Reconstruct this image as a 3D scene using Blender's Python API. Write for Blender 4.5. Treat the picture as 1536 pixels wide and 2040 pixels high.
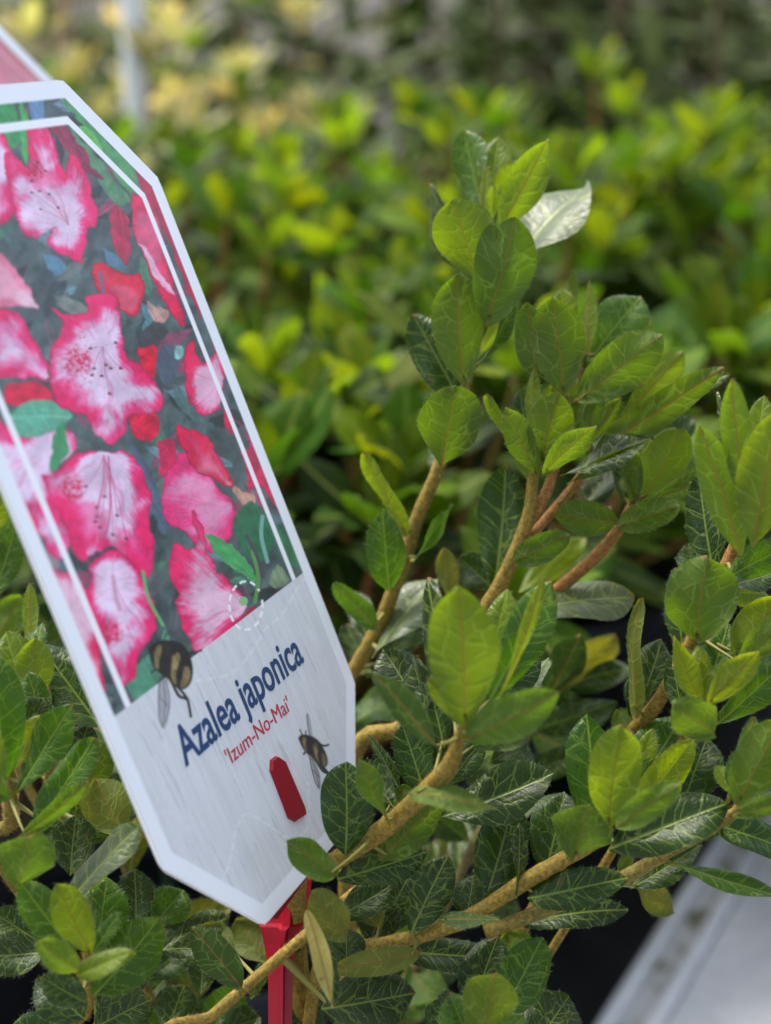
import bpy, math, random
import numpy as np
from mathutils import Vector, Matrix

random.seed(7)
rng = np.random.default_rng(7)
for o in list(bpy.data.objects): bpy.data.objects.remove(o)
scene = bpy.context.scene
COL = scene.collection

# ------------------------------------------------------------------ camera
F = 2950.0; CX, CY = 768.0, 1020.0
PITCH = math.radians(20.0)
CAM = Vector((0, 0, 1.10))
RIGHT = Vector((1, 0, 0)); FWD = Vector((0, math.cos(PITCH), -math.sin(PITCH))); UP = Vector((0, math.sin(PITCH), math.cos(PITCH)))
cam_data = bpy.data.cameras.new('camera'); cam = bpy.data.objects.new('camera', cam_data); COL.objects.link(cam)
cam.location = CAM; cam.rotation_euler = (math.pi/2 - PITCH, 0, 0)
cam_data.sensor_fit = 'VERTICAL'; cam_data.sensor_height = 36.0; cam_data.sensor_width = 36.0
cam_data.lens = 36.0*F/2040.0
cam_data.clip_start = 0.01; cam_data.clip_end = 2000
cam_data.dof.use_dof = True; cam_data.dof.focus_distance = 0.290; cam_data.dof.aperture_fstop = 9.8
scene.camera = cam
scene.render.resolution_x = 771; scene.render.resolution_y = 1024

# ------------------------------------------------------------------ light
SUN_EL = math.radians(60); SUN_AZ = math.radians(-48)      # azimuth from +Y towards +X
world = bpy.data.worlds.new('World'); scene.world = world; world.use_nodes = True
wn = world.node_tree.nodes; wl = world.node_tree.links
bg = wn['Background']
sky = wn.new('ShaderNodeTexSky'); sky.sky_type = 'NISHITA'; sky.sun_disc = False
sky.sun_elevation = SUN_EL; sky.sun_rotation = SUN_AZ; sky.air_density = 1.0; sky.dust_density = 4.0; sky.ozone_density = 1.0
hs = wn.new('ShaderNodeHueSaturation'); hs.inputs['Saturation'].default_value = 0.55      # thin high cloud whitens the blue
wl.new(sky.outputs[0], hs.inputs['Color']); wl.new(hs.outputs[0], bg.inputs[0]); bg.inputs[1].default_value = 0.15
sd = bpy.data.lights.new('sun', 'SUN'); sun = bpy.data.objects.new('sun', sd); COL.objects.link(sun)
sd.energy = 1.6; sd.angle = math.radians(14); sd.color = (1.0, 0.95, 0.86)
sdir = Vector((math.sin(SUN_AZ)*math.cos(SUN_EL), math.cos(SUN_AZ)*math.cos(SUN_EL), math.sin(SUN_EL)))
sun.rotation_euler = sdir.to_track_quat('Z', 'Y').to_euler(); sun.location = (1, 2, 4)
vs = scene.view_settings
vs.view_transform = 'Standard'; vs.look = 'None'; vs.gamma = 1.0; vs.use_curve_mapping = False
vs.exposure = 1.45
scene.cycles.max_bounces = 7; scene.cycles.diffuse_bounces = 4; scene.cycles.glossy_bounces = 2; scene.cycles.transmission_bounces = 4

# ------------------------------------------------------------------ helpers
def P(px, py, z):            # pixel of the photograph + depth in metres -> point
    return CAM + RIGHT*((px-CX)/F*z) - UP*((py-CY)/F*z) + FWD*z
def hit(px, py, h):          # pixel -> point on the horizontal plane at height h
    d = RIGHT*((px-CX)/F) - UP*((py-CY)/F) + FWD
    return CAM + d*((h-CAM.z)/d.z)
def tag(o, label=None, cat=None, group=None, kind=None):
    if label: o['label'] = label
    if cat: o['category'] = cat
    if group: o['group'] = group
    if kind: o['kind'] = kind
    return o
def link(name, data, parent=None, loc=None):
    o = bpy.data.objects.new(name, data); COL.objects.link(o)
    if parent is not None: o.parent = parent
    if loc is not None: o.location = loc
    return o
def mesh_from(name, verts, faces, mats=(), smooth=True, mat_idx=None):
    m = bpy.data.meshes.new(name); m.from_pydata([tuple(v) for v in verts], [], faces)
    for k in mats: m.materials.append(k)
    if smooth: m.polygons.foreach_set('use_smooth', [True]*len(m.polygons))
    if mat_idx is not None: m.polygons.foreach_set('material_index', mat_idx)
    m.update(); return m
def srgb(c):
    c = np.asarray(c, float)
    return np.where(c <= 0.04045, c/12.92, ((c+0.055)/1.055)**2.4)
def lin(r, g, b): return tuple(float(x) for x in srgb(np.array([r, g, b])/255.0))

# ------------------------------------------------------------------ materials
class N:
    def __init__(s, name):
        s.m = bpy.data.materials.new(name); s.m.use_nodes = True
        s.t = s.m.node_tree; s.n = s.t.nodes; s.n.clear()
        s.out = s.n.new('ShaderNodeOutputMaterial')
    def add(s, typ, **kw):
        nd = s.n.new(typ)
        for k, v in kw.items(): setattr(nd, k, v)
        return nd
    def put(s, sock, v):
        if hasattr(v, 'links') or isinstance(v, bpy.types.NodeSocket): s.t.links.new(v, sock)
        else: sock.default_value = v
    def math(s, op, a, b=None, c=None, clamp=False):
        nd = s.add('ShaderNodeMath', operation=op, use_clamp=clamp)
        s.put(nd.inputs[0], a)
        if b is not None: s.put(nd.inputs[1], b)
        if c is not None: s.put(nd.inputs[2], c)
        return nd.outputs[0]
    def mix(s, f, a, b, mode='MIX'):
        nd = s.add('ShaderNodeMix', data_type='RGBA', blend_type=mode)
        s.put(nd.inputs[0], f); s.put(nd.inputs[6], a); s.put(nd.inputs[7], b)
        return nd.outputs[2]
    def ramp(s, v, a, b, lo=0.0, hi=1.0):
        nd = s.add('ShaderNodeMapRange', clamp=True, interpolation_type='SMOOTHSTEP')
        s.put(nd.inputs[0], v); nd.inputs[1].default_value = a; nd.inputs[2].default_value = b
        nd.inputs[3].default_value = lo; nd.inputs[4].default_value = hi
        return nd.outputs[0]
    def noise(s, vec, scale, detail=3, rough=0.55):
        nd = s.add('ShaderNodeTexNoise'); s.put(nd.inputs['Vector'], vec)
        nd.inputs['Scale'].default_value = scale; nd.inputs['Detail'].default_value = detail; nd.inputs['Roughness'].default_value = rough
        return nd.outputs[0]
    def bsdf(s, color, rough=0.5, spec=0.5, normal=None, **kw):
        b = s.add('ShaderNodeBsdfPrincipled'); s.put(b.inputs['Base Color'], color); s.put(b.inputs['Roughness'], rough)
        s.put(b.inputs['Specular IOR Level'], spec)
        if normal is not None: s.put(b.inputs['Normal'], normal)
        for k, v in kw.items(): s.put(b.inputs[k], v)
        return b.outputs[0]
    def bump(s, h, strength, dist):
        b = s.add('ShaderNodeBump'); s.put(b.inputs['Height'], h); s.put(b.inputs['Strength'], strength); b.inputs['Distance'].default_value = dist
        return b.outputs[0]
    def done(s, sh): s.t.links.new(sh, s.out.inputs[0]); return s.m
def c4(c): return (c[0], c[1], c[2], 1.0)

def leaf_material(detail=True):
    n = N('azalea_leaf' if detail else 'azalea_leaf_far')
    oi = n.add('ShaderNodeObjectInfo'); geo = n.add('ShaderNodeNewGeometry')
    uv = n.add('ShaderNodeUVMap').outputs[0]
    sep = n.add('ShaderNodeSeparateXYZ'); n.put(sep.inputs[0], uv)
    u = sep.outputs[0]; v = n.math('SUBTRACT', sep.outputs[1], 0.5); av = n.math('ABSOLUTE', v)
    col = oi.outputs['Color']; alpha = oi.outputs['Alpha']; rnd = oi.outputs['Random']
    back = geo.outputs['Backfacing']
    mid = n.ramp(n.math('ADD', av, n.math('MULTIPLY', u, 0.004)), 0.006, 0.017, 1.0, 0.0)
    # sheared coordinates: side veins climb towards the tip
    us = n.math('SUBTRACT', u, n.math('MULTIPLY', av, 0.55))
    cv = n.add('ShaderNodeCombineXYZ'); n.put(cv.inputs[0], n.math('MULTIPLY', us, 1.0)); n.put(cv.inputs[1], n.math('MULTIPLY', v, 0.75)); n.put(cv.inputs[2], n.math('MULTIPLY', rnd, 37.0))
    nz = n.add('ShaderNodeTexNoise'); n.put(nz.inputs['Vector'], cv.outputs[0]); nz.inputs['Scale'].default_value = 9
    wv = n.add('ShaderNodeVectorMath', operation='SCALE'); n.put(wv.inputs[0], nz.outputs[1]); wv.inputs[3].default_value = 0.05
    ad = n.add('ShaderNodeVectorMath', operation='ADD'); n.put(ad.inputs[0], cv.outputs[0]); n.put(ad.inputs[1], wv.outputs[0])
    vec = ad.outputs[0]
    def vor(scale):
        nd = n.add('ShaderNodeTexVoronoi', voronoi_dimensions='3D', feature='DISTANCE_TO_EDGE')
        n.put(nd.inputs['Vector'], vec); nd.inputs['Scale'].default_value = scale; nd.inputs['Randomness'].default_value = 0.8
        return nd.outputs[0]
    v1 = vor(6.0); v2 = vor(18.0)
    net1 = n.ramp(v1, 0.006, 0.045, 1.0, 0.0); net2 = n.ramp(v2, 0.0, 0.10, 1.0, 0.0)
    cw = n.math('SUBTRACT', n.math('MULTIPLY', av, 1.05), n.math('MULTIPLY', n.math('MULTIPLY', av, av), 1.5))
    sd_ = n.math('ADD', n.math('MULTIPLY', n.math('SUBTRACT', u, cw), 6.3), n.math('ADD', n.math('MULTIPLY', n.math('GREATER_THAN', v, 0.0), 0.45), n.math('MULTIPLY', nz.outputs[0], 0.75)))
    sd_ = n.math('ABSOLUTE', n.math('SUBTRACT', n.math('FRACT', sd_), 0.5))
    sid = n.math('MULTIPLY', n.ramp(sd_, 0.012, 0.065, 1.0, 0.0), n.ramp(av, 0.10, 0.22, 1.0, 0.15))
    patch = n.ramp(n.noise(vec, 5.0, 2), 0.30, 0.62, 0.25, 1.0)
    veins = n.math('MAXIMUM', mid, n.math('MULTIPLY', n.math('MULTIPLY', net1, patch), 0.75), clamp=True)
    veins = n.math('MAXIMUM', veins, n.math('MULTIPLY', sid, 0.72), clamp=True)
    veins = n.math('MAXIMUM', veins, n.math('MULTIPLY', net2, 0.08), clamp=True)
    blot = n.noise(vec, 3.2, 4)
    base = n.mix(n.ramp(blot, 0.3, 0.75), n.mix(1.0, col, (0.72, 0.78, 0.72, 1), 'MULTIPLY'), n.mix(1.0, col, (1.25, 1.18, 1.1, 1), 'MULTIPLY'))
    lightvein = n.mix(0.6, n.mix(1.0, col, (2.4, 2.0, 1.6, 1), 'MULTIPLY'), (0.22, 0.29, 0.045, 1))
    top = n.mix(n.math('MULTIPLY', veins, 0.95), base, lightvein)
    und = n.mix(0.30, base, (0.10, 0.155, 0.025, 1))
    undv = n.mix(n.math('MULTIPLY', n.math('MULTIPLY', net1, patch), 0.42), und, (0.27, 0.36, 0.07, 1))
    undv = n.mix(n.math('MULTIPLY', mid, 0.7), undv, (0.20, 0.11, 0.02, 1))
    colr = n.mix(back, top, undv)
    # reddish hydathode at the very tip, pale dry rim
    tipf = n.math('MULTIPLY', n.ramp(u, 0.955, 0.99), n.math('GREATER_THAN', rnd, 0.45))
    colr = n.mix(n.math('MULTIPLY', tipf, 0.8), colr, (0.17, 0.07, 0.02, 1))
    spot = n.math('MULTIPLY', n.ramp(n.noise(vec, 11.0, 2, 0.4), 0.70, 0.74), n.math('GREATER_THAN', n.math('FRACT', n.math('MULTIPLY', rnd, 17.0)), 0.6))
    colr = n.mix(n.math('MULTIPLY', spot, 0.75), colr, (0.10, 0.055, 0.018, 1))
    h = n.math('SUBTRACT', n.math('MULTIPLY', n.ramp(v1, 0.0, 0.16), 0.8), n.math('MULTIPLY', mid, 1.2))
    h = n.math('ADD', h, n.math('MULTIPLY', n.ramp(v2, 0.0, 0.2), 0.35))
    h = n.math('ADD', h, n.math('MULTIPLY', n.noise(vec, 75, 3), 0.8))
    nrm = n.bump(h, 0.26, 0.0005)
    rough = n.mix(back, c4((0.34,)*3), c4((0.58,)*3))
    rs = n.add('ShaderNodeSeparateColor'); n.put(rs.inputs[0], rough)
    bs = n.bsdf(colr, rs.outputs[0], 0.30, nrm, **{'Sheen Weight': 0.07, 'Sheen Roughness': 0.35})
    tr = n.add('ShaderNodeBsdfTranslucent')
    tcol = n.mix(n.math('MULTIPLY', veins, 0.8), n.mix(1.0, col, (2.6, 2.3, 0.9, 1), 'MULTIPLY'), n.mix(1.0, col, (3.8, 3.3, 1.3, 1), 'MULTIPLY'))
    tcol = n.mix(n.math('MULTIPLY', mid, n.math('ADD', 0.15, n.math('MULTIPLY', back, 0.40))), tcol, (0.16, 0.075, 0.012, 1))
    n.put(tr.inputs[0], tcol); n.put(tr.inputs[1], nrm)
    ms = n.add('ShaderNodeMixShader'); n.put(ms.inputs[0], alpha); n.put(ms.inputs[1], bs); n.put(ms.inputs[2], tr.outputs[0])
    return n.done(ms.outputs[0])
def far_leaf_material():
    n = N('azalea_leaf_far'); oi = n.add('ShaderNodeObjectInfo'); geo = n.add('ShaderNodeNewGeometry'); uv = n.add('ShaderNodeUVMap').outputs[0]
    sep = n.add('ShaderNodeSeparateXYZ'); n.put(sep.inputs[0], uv); av = n.math('ABSOLUTE', n.math('SUBTRACT', sep.outputs[1], 0.5))
    mid = n.ramp(av, 0.006, 0.03, 1.0, 0.0); col = oi.outputs['Color']; back = geo.outputs['Backfacing']
    bl = n.noise(uv, 6, 2)
    top = n.mix(n.ramp(bl, 0.3, 0.7), n.mix(1.0, col, (0.75, 0.8, 0.75, 1), 'MULTIPLY'), n.mix(1.0, col, (1.2, 1.15, 1.1, 1), 'MULTIPLY'))
    top = n.mix(n.math('MULTIPLY', mid, 0.5), top, (0.28, 0.34, 0.07, 1))
    colr = n.mix(back, top, n.mix(0.36, top, (0.16, 0.215, 0.06, 1)))
    bs = n.bsdf(colr, 0.6, 0.13)
    tr = n.add('ShaderNodeBsdfTranslucent'); n.put(tr.inputs[0], n.mix(1.0, col, (2.6, 2.3, 0.9, 1), 'MULTIPLY'))
    ms = n.add('ShaderNodeMixShader'); n.put(ms.inputs[0], oi.outputs['Alpha']); n.put(ms.inputs[1], bs); n.put(ms.inputs[2], tr.outputs[0])
    return n.done(ms.outputs[0])
M_LEAF = leaf_material(True); M_LEAF_FAR = far_leaf_material()

def hair_material():
    n = N('silver_hair')
    b = n.bsdf((0.24, 0.28, 0.17, 1), 0.5, 0.3)
    tr = n.add('ShaderNodeBsdfTranslucent'); tr.inputs[0].default_value = (0.30, 0.34, 0.20, 1)
    ms = n.add('ShaderNodeMixShader'); ms.inputs[0].default_value = 0.4; n.put(ms.inputs[1], b); n.put(ms.inputs[2], tr.outputs[0])
    return n.done(ms.outputs[0])
M_HAIR = hair_material()
def bark_material():
    n = N('fuzzy_bark'); oi = n.add('ShaderNodeObjectInfo'); tc = n.add('ShaderNodeTexCoord').outputs['Object']
    a = n.noise(tc, 1250, 4, 0.7); b = n.noise(tc, 160, 3)
    col = n.mix(n.ramp(a, 0.34, 0.68), n.mix(1.0, oi.outputs['Color'], (0.58, 0.53, 0.46, 1), 'MULTIPLY'), n.mix(1.0, oi.outputs['Color'], (1.42, 1.38, 1.2, 1), 'MULTIPLY'))
    col = n.mix(n.ramp(b, 0.5, 0.75, 0, 0.45), col, (0.10, 0.12, 0.03, 1))
    return n.done(n.bsdf(col, 0.75, 0.3, n.bump(a, 0.5, 0.0003)))
M_BARK = bark_material()
M_BRISTLE = (lambda n: n.done(n.bsdf((0.42, 0.28, 0.09, 1), 0.6, 0.3)))(N('bark_bristle'))
def simple(name, c, rough=0.5, spec=0.5, var=0.0, scale=40, bump=0.0):
    n = N(name); tc = n.add('ShaderNodeTexCoord').outputs['Object']
    a = n.noise(tc, scale, 4)
    col = n.mix(n.ramp(a, 0.3, 0.7), c4([x*(1-var) for x in c]), c4([min(1, x*(1+var)) for x in c]))
    return n.done(n.bsdf(col, n.ramp(a, 0.2, 0.8, rough*0.85, rough*1.15), spec, n.bump(a, bump, 0.001) if bump else None))

# leaf kinds: base colour (top side), share of light let through
KIND = {'D': ((0.0145, 0.041, 0.002), 0.28), 'B': ((0.015, 0.036, 0.004), 0.18), 'M': ((0.034, 0.090, 0.003), 0.38),
        'U': ((0.052, 0.102, 0.004), 0.44), 'L': ((0.085, 0.145, 0.005), 0.46), 'Y': ((0.115, 0.175, 0.003), 0.52), 'O': ((0.095, 0.110, 0.012), 0.36),
        'X': ((0.42, 0.36, 0.13), 0.25), 'S': ((0.075, 0.105, 0.052), 0.2), 'C': ((0.34, 0.335, 0.20), 0.3)}
def kind_color(k, jit=0.14):
    c, a = KIND[k]; j = 0.93+random.uniform(-jit, jit); h = random.uniform(-jit, jit)*0.6
    return (c[0]*j*(1+h), c[1]*j, c[2]*j*(1-h), a)

# ------------------------------------------------------------------ leaf mesh
def leaf_profile(t, a, b):
    b = b+0.19; tm = a/(a+b)
    return (t**a*(1-t)**b)/(tm**a*(1-tm)**b)*(1-0.25*max(0.0, (t-0.9)/0.1))
def leaf_mesh(name, L, W, a=1.15, b=0.55, curl=0.0, fold=0.25, wav=0.0, nu=14, nv=8, hairs=50, pet=None, mat=None, seed=0):
    r = random.Random(seed)
    vs_, fs, uvs, mi = [], [], [], []
    ph1, ph2 = r.uniform(0, 6), r.uniform(0, 6)
    bend = r.uniform(-0.07, 0.07); swave = r.uniform(-0.05, 0.05)
    def pt(t, s):
        hw = 0.5*W*max(leaf_profile(t, a, b), 0.035 if t < 0.5 else 0.0)
        hw *= 1+0.03*math.sin(9*t+ph1)*(1 if s > 0 else -1)
        y = s*hw; x = L*t
        z = fold*abs(y)*(1-0.25*abs(s)) + curl*L*t*t
        z += wav*W*math.sin(7*t+ph2+(2 if s > 0 else 0))*abs(s)**1.5*0.12
        z -= 0.10*W*(abs(s)**4)*(0.4+0.6*math.sin(3.14*t)) ; z += swave*L*math.sin(5.2*t+ph1)*t*0.5
        y += bend*L*t*t
        x -= curl*curl*L*t*t*0.6
        return (x, y, z)
    for i in range(nu+1):
        t = 0.5*(1-math.cos(math.pi*i/nu)); t = 0.55*t+0.45*i/nu
        for j in range(nv+1):
            s = -1+2*j/nv
            p = pt(min(t, 0.9995), s); vs_.append(p); uvs.append((t, p[1]/L*1.0+0.5-bend*t*t))
    for i in range(nu):
        for j in range(nv):
            k = i*(nv+1)+j
            fs.append((k, k+nv+1, k+nv+2, k+1)); mi.append(0)
    def hair(p, d, l, w):
        d = Vector(d).normalized(); q = Vector(p); s = d.cross(Vector((r.uniform(-1, 1), r.uniform(-1, 1), r.uniform(-1, 1)))).normalized()*w
        k = len(vs_); vs_.extend([tuple(q-s), tuple(q+s), tuple(q+d*l)]); uvs.extend([(0.5, 0.7)]*3); fs.append((k, k+1, k+2)); mi.append(1)
    for i in range(hairs):
        t = r.uniform(0.12, 0.99); s = r.choice((-1, 1))
        p = pt(t, s); hair(p, (r.uniform(0.3, 1.2), s*0.9, r.uniform(-0.3, 0.5)), r.uniform(0.0003, 0.0009), 0.00003)
    for i in range(hairs//2):
        t = r.uniform(0.15, 0.95); s = r.uniform(-0.95, 0.95)
        p = pt(t, s); hair(p, (r.uniform(0.6, 1.2), r.uniform(-0.4, 0.4), r.uniform(0.05, 0.35)), r.uniform(0.0006, 0.0013), 0.00003)
    if pet is not None:                       # petiole: tapered tube from the stem to the blade
        p0 = Vector(pet); p1 = Vector((0.10*L, 0, -0.0002)); ln = (p1-p0).length
        if ln > 1e-4:
            ax = (p1-p0).normalized(); sx = ax.orthogonal().normalized(); sy = ax.cross(sx)
            nr = 5; base = len(vs_)
            for q in range(4):
                f = q/3; c = p0.lerp(p1, f); c.z -= 0.12*ln*math.sin(math.pi*f)*0.5
                rad = (0.0009*(1-f)+0.00028*f)*max(0.6, min(1.3, W/0.011))
                for e in range(nr):
                    an = 2*math.pi*e/nr; vs_.append(tuple(c+sx*rad*math.cos(an)+sy*rad*math.sin(an))); uvs.append((0.1, 0.5))
            for q in range(3):
                for e in range(nr):
                    fs.append((base+q*nr+e, base+q*nr+(e+1) % nr, base+(q+1)*nr+(e+1) % nr, base+(q+1)*nr+e)); mi.append(2)
    m = mesh_from(name, vs_, fs, (mat or M_LEAF, M_HAIR, M_PET), True, mi)
    ul = m.uv_layers.new(name='UVMap')
    li = np.empty(len(m.loops), dtype=np.int32); m.loops.foreach_get('vertex_index', li)
    ul.data.foreach_set('uv', np.asarray(uvs, dtype=np.float32)[li].ravel())
    return m
M_PET = (lambda n: n.done(n.bsdf((0.17, 0.16, 0.03, 1), 0.6, 0.4)))(N('petiole_green'))

# ------------------------------------------------------------------ stems
def catmull(pts, n=6):
    pts = [np.array(p, float) for p in pts]; P_ = [2*pts[0]-pts[1]]+pts+[2*pts[-1]-pts[-2]]
    out = []
    for i in range(1, len(P_)-2):
        p0, p1, p2, p3 = P_[i-1:i+3]
        for k in range(n):
            t = k/n
            out.append(0.5*((2*p1)+(-p0+p2)*t+(2*p0-5*p1+4*p2-p3)*t*t+(-p0+3*p1-3*p2+p3)*t**3))
    out.append(P_[-2]); return np.array(out)
def tube(name, pts, radii, sides=8, mats=(), bristles=0, seed=0, knobs=0.06, cap=True):
    """pts Nx3 local; radii N"""
    r = random.Random(seed)
    vs_, fs, mi = [], [], []
    prev = None; n = len(pts); fr = []
    for i in range(n):
        t = Vector(pts[min(i+1, n-1)]-pts[max(i-1, 0)]).normalized()
        sx = (t.orthogonal() if prev is None else (prev - t*prev.dot(t))).normalized(); prev = sx
        sy = t.cross(sx); fr.append((t, sx, sy)); rad = radii[i]*(1+r.uniform(-knobs, knobs))
        for e in range(sides):
            an = 2*math.pi*e/sides; rr = rad*(1+r.uniform(-knobs, knobs)*0.5)
            vs_.append(tuple(Vector(pts[i])+sx*rr*math.cos(an)+sy*rr*math.sin(an)))
    for i in range(n-1):
        for e in range(sides):
            fs.append((i*sides+e, i*sides+(e+1) % sides, (i+1)*sides+(e+1) % sides, (i+1)*sides+e)); mi.append(0)
    if cap:
        fs.append(tuple(range(sides))[::-1]); mi.append(0); fs.append(tuple((n-1)*sides+e for e in range(sides))); mi.append(0)
    for b in range(bristles):
        i = r.randrange(n-1); f = r.random(); t, sx, sy = fr[i]
        c = Vector(pts[i]).lerp(Vector(pts[i+1]), f); rad = radii[i]*(1-f)+radii[i+1]*f
        an = r.uniform(0, 2*math.pi); o = sx*math.cos(an)+sy*math.sin(an)
        d = (o+t*r.uniform(0.4, 1.6)).normalized(); p = c+o*rad*0.95; s = d.cross(o if abs(d.dot(o)) < 0.95 else t).normalized()*0.00004
        k = len(vs_); l = r.uniform(0.0004, 0.0011); vs_ += [tuple(p-s), tuple(p+s), tuple(p+d*l)]; fs.append((k, k+1, k+2)); mi.append(1)
    return mesh_from(name, vs_, fs, mats or (M_BARK, M_BRISTLE), True, mi)

# ================================================================== SETTING
BENCH = CAM.z-0.405       # height of the bench liner
ground_m = simple('nursery_ground', (0.055, 0.048, 0.042), 0.9, 0.2, 0.5, 6, 0.6)
g = link('ground', mesh_from('ground', [(-400, -400, 0), (400, -400, 0), (400, 400, 0), (-400, 400, 0)], [(0, 1, 2, 3)], (ground_m,), False))
tag(g, 'dark trodden soil of the nursery ground below the bench', None, None, 'structure')

def box_bm(verts, faces, lo, hi):
    k = len(verts); x0, y0, z0 = lo; x1, y1, z1 = hi
    verts += [(x0, y0, z0), (x1, y0, z0), (x1, y1, z0), (x0, y1, z0), (x0, y0, z1), (x1, y0, z1), (x1, y1, z1), (x0, y1, z1)]
    faces += [(k, k+3, k+2, k+1), (k+4, k+5, k+6, k+7), (k, k+1, k+5, k+4), (k+1, k+2, k+6, k+5), (k+2, k+3, k+7, k+6), (k+3, k, k+4, k+7)]
# bench rim follows the line seen at the lower right
RH = BENCH+0.022
e1 = hit(1188, 2040, RH+0.008); e2 = hit(1329, 1820, RH+0.008)
edir = (e2-e1); edir.z = 0; edir.normalize(); eprp = Vector((edir.y, -edir.x, 0))      # points out over the rim
def white_paint():
    n = N('white_painted_metal'); tc = n.add('ShaderNodeTexCoord').outputs['Object']
    a = n.noise(tc, 22, 5, 0.6); b = n.noise(tc, 130, 4)
    col = n.mix(n.ramp(b, 0.3, 0.7), (0.60, 0.605, 0.62, 1), (0.68, 0.685, 0.70, 1))
    col = n.mix(n.ramp(a, 0.52, 0.72, 0, 0.35), col, (0.34, 0.32, 0.24, 1))
    return n.done(n.bsdf(col, 0.42, 0.45, n.bump(b, 0.1, 0.0008)))
def dirty_paint():
    n = N('algae_stained_metal'); tc = n.add('ShaderNodeTexCoord').outputs['Object']
    a = n.noise(tc, 55, 5, 0.62); b = n.noise(tc, 200, 4)
    col = n.mix(n.ramp(a, 0.44, 0.60), (0.60, 0.60, 0.60, 1), (0.17, 0.165, 0.085, 1))
    col = n.mix(n.ramp(b, 0.55, 0.8, 0, 0.4), col, (0.10, 0.09, 0.05, 1))
    return n.done(n.bsdf(col, 0.6, 0.35))
M_WHITE = white_paint(); M_DIRTY = dirty_paint()
M_LINER = simple('black_bench_liner', (0.012, 0.013, 0.015), 0.6, 0.4, 0.3, 60, 0.2)
def extrude_profile(name, prof, y0, y1, mats, idx, closed=True):
    """profile (d outward, h) swept along the rim line"""
    vs_ = []; fs = []; mi = []
    org = Vector((e1.x, e1.y, 0)); n = len(prof)
    for s in (y0, y1):
        for d, h in prof: vs_.append(tuple(org+edir*s+eprp*d+Vector((0, 0, h))))
    rngk = n if closed else n-1
    for k in range(rngk):
        fs.append((k, (k+1) % n, n+(k+1) % n, n+k)); mi.append(idx[k] if k < len(idx) else 0)
    if closed: fs += [tuple(range(n))[::-1], tuple(range(n, 2*n))]; mi += [0, 0]
    return mesh_from(name, vs_, fs, mats, False, mi)
bench = link('plant_bench', None, None, (e1.x, e1.y, 0)); bench.rotation_euler = (0, 0, 0)
tag(bench, 'white metal plant bench with dirty rim, black pots standing on it', 'bench')
def bench_part(name, mesh):
    mesh.transform(Matrix.Translation(-bench.location)); return link(name, mesh, bench)
r0 = RH
prof = [(-0.001, r0-0.05), (-0.001, r0+0.0065), (0.0005, r0+0.008), (0.0028, r0+0.008), (0.0042, r0+0.0065), (0.0046, r0+0.001),
        (0.0135, r0+0.0005), (0.0142, r0+0.0045), (0.0155, r0+0.0058), (0.0185, r0+0.0055), (0.0200, r0+0.003), (0.0205, r0-0.05)]
bench_part('rim', extrude_profile('rim', prof, -1.2, 3.2, (M_WHITE, M_DIRTY), [0, 0, 0, 0, 0, 1, 0, 0, 0, 0, 0, 0]))
bench_part('side_shelf', extrude_profile('side_shelf', [(0.021, r0-0.012), (0.021, r0+0.0005), (0.19, r0+0.0045), (0.192, r0+0.010), (0.197, r0+0.010), (0.199, r0-0.012)], -1.2, 3.2, (M_WHITE,), [0]*6))
bench_part('liner', extrude_profile('liner', [(-1.9, BENCH-0.02), (-1.9, BENCH), (-0.002, BENCH), (-0.002, BENCH-0.02)], -1.2, 3.2, (M_LINER,), [0]*4))
for s in (-1.0, 1.0, 3.0):
    for d in (-1.7, -0.08):
        v_, f_ = [], []; c = Vector((e1.x, e1.y, 0))+edir*s+eprp*d
        box_bm(v_, f_, (c.x-0.02, c.y-0.02, 0), (c.x+0.02, c.y+0.02, BENCH-0.021)); bench_part('leg', mesh_from('leg', v_, f_, (M_WHITE,), False))

# ================================================================== THE PLANT IN FRONT
SOIL = BENCH+0.115
POT0 = P(640, 2300, 0.33); POT0 = Vector((POT0.x, POT0.y+0.01, BENCH))
def pot_mesh():
    prof = [(0.060, 0), (0.062, 0.0), (0.078, 0.118), (0.083, 0.119), (0.084, 0.130), (0.0815, 0.1305), (0.0800, 0.120), (0.0775, 0.112)]
    n = 28; vs_ = []; fs = []
    for (r, h) in prof:
        for k in range(n): vs_.append((r*math.cos(2*math.pi*k/n), r*math.sin(2*math.pi*k/n), h))
    for i in range(len(prof)-1):
        for k in range(n): fs.append((i*n+k, i*n+(k+1) % n, (i+1)*n+(k+1) % n, (i+1)*n+k))
    fs.append(tuple(range(n))[::-1])
    return mesh_from('pot', vs_, fs, (M_POT,))
def soil_mesh():
    n = 22; vs_ = [(0, 0, 0.116)]; fs = []
    r = random.Random(3)
    for q in range(1, 7):
        for k in range(n):
            rr = 0.0778*q/6; vs_.append((rr*math.cos(2*math.pi*k/n), rr*math.sin(2*math.pi*k/n), 0.114+r.uniform(-0.002, 0.003)*(q < 6)))
    for k in range(n): fs.append((0, 1+k, 1+(k+1) % n))
    for q in range(5):
        for k in range(n): fs.append((1+q*n+k, 1+(q+1)*n+k, 1+(q+1)*n+(k+1) % n, 1+q*n+(k+1) % n))
    return mesh_from('soil', vs_, fs, (M_SOIL,))
M_POT = simple('black_plastic_pot', (0.008, 0.009, 0.013), 0.5, 0.25, 0.2, 90, 0.05)
M_SOIL = simple('peat_soil', (0.030, 0.020, 0.013), 0.95, 0.2, 0.6, 220, 1.0)
POTM = pot_mesh(); SOILM = soil_mesh()
def make_pot(loc, label, group=None):
    o = link('plant_pot', None, None, loc); tag(o, label, 'pot', group)
    link('pot_wall', POTM, o); link('soil', SOILM, o); return o
make_pot(POT0, 'black plastic pot under the azalea with the red label stake')

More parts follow.
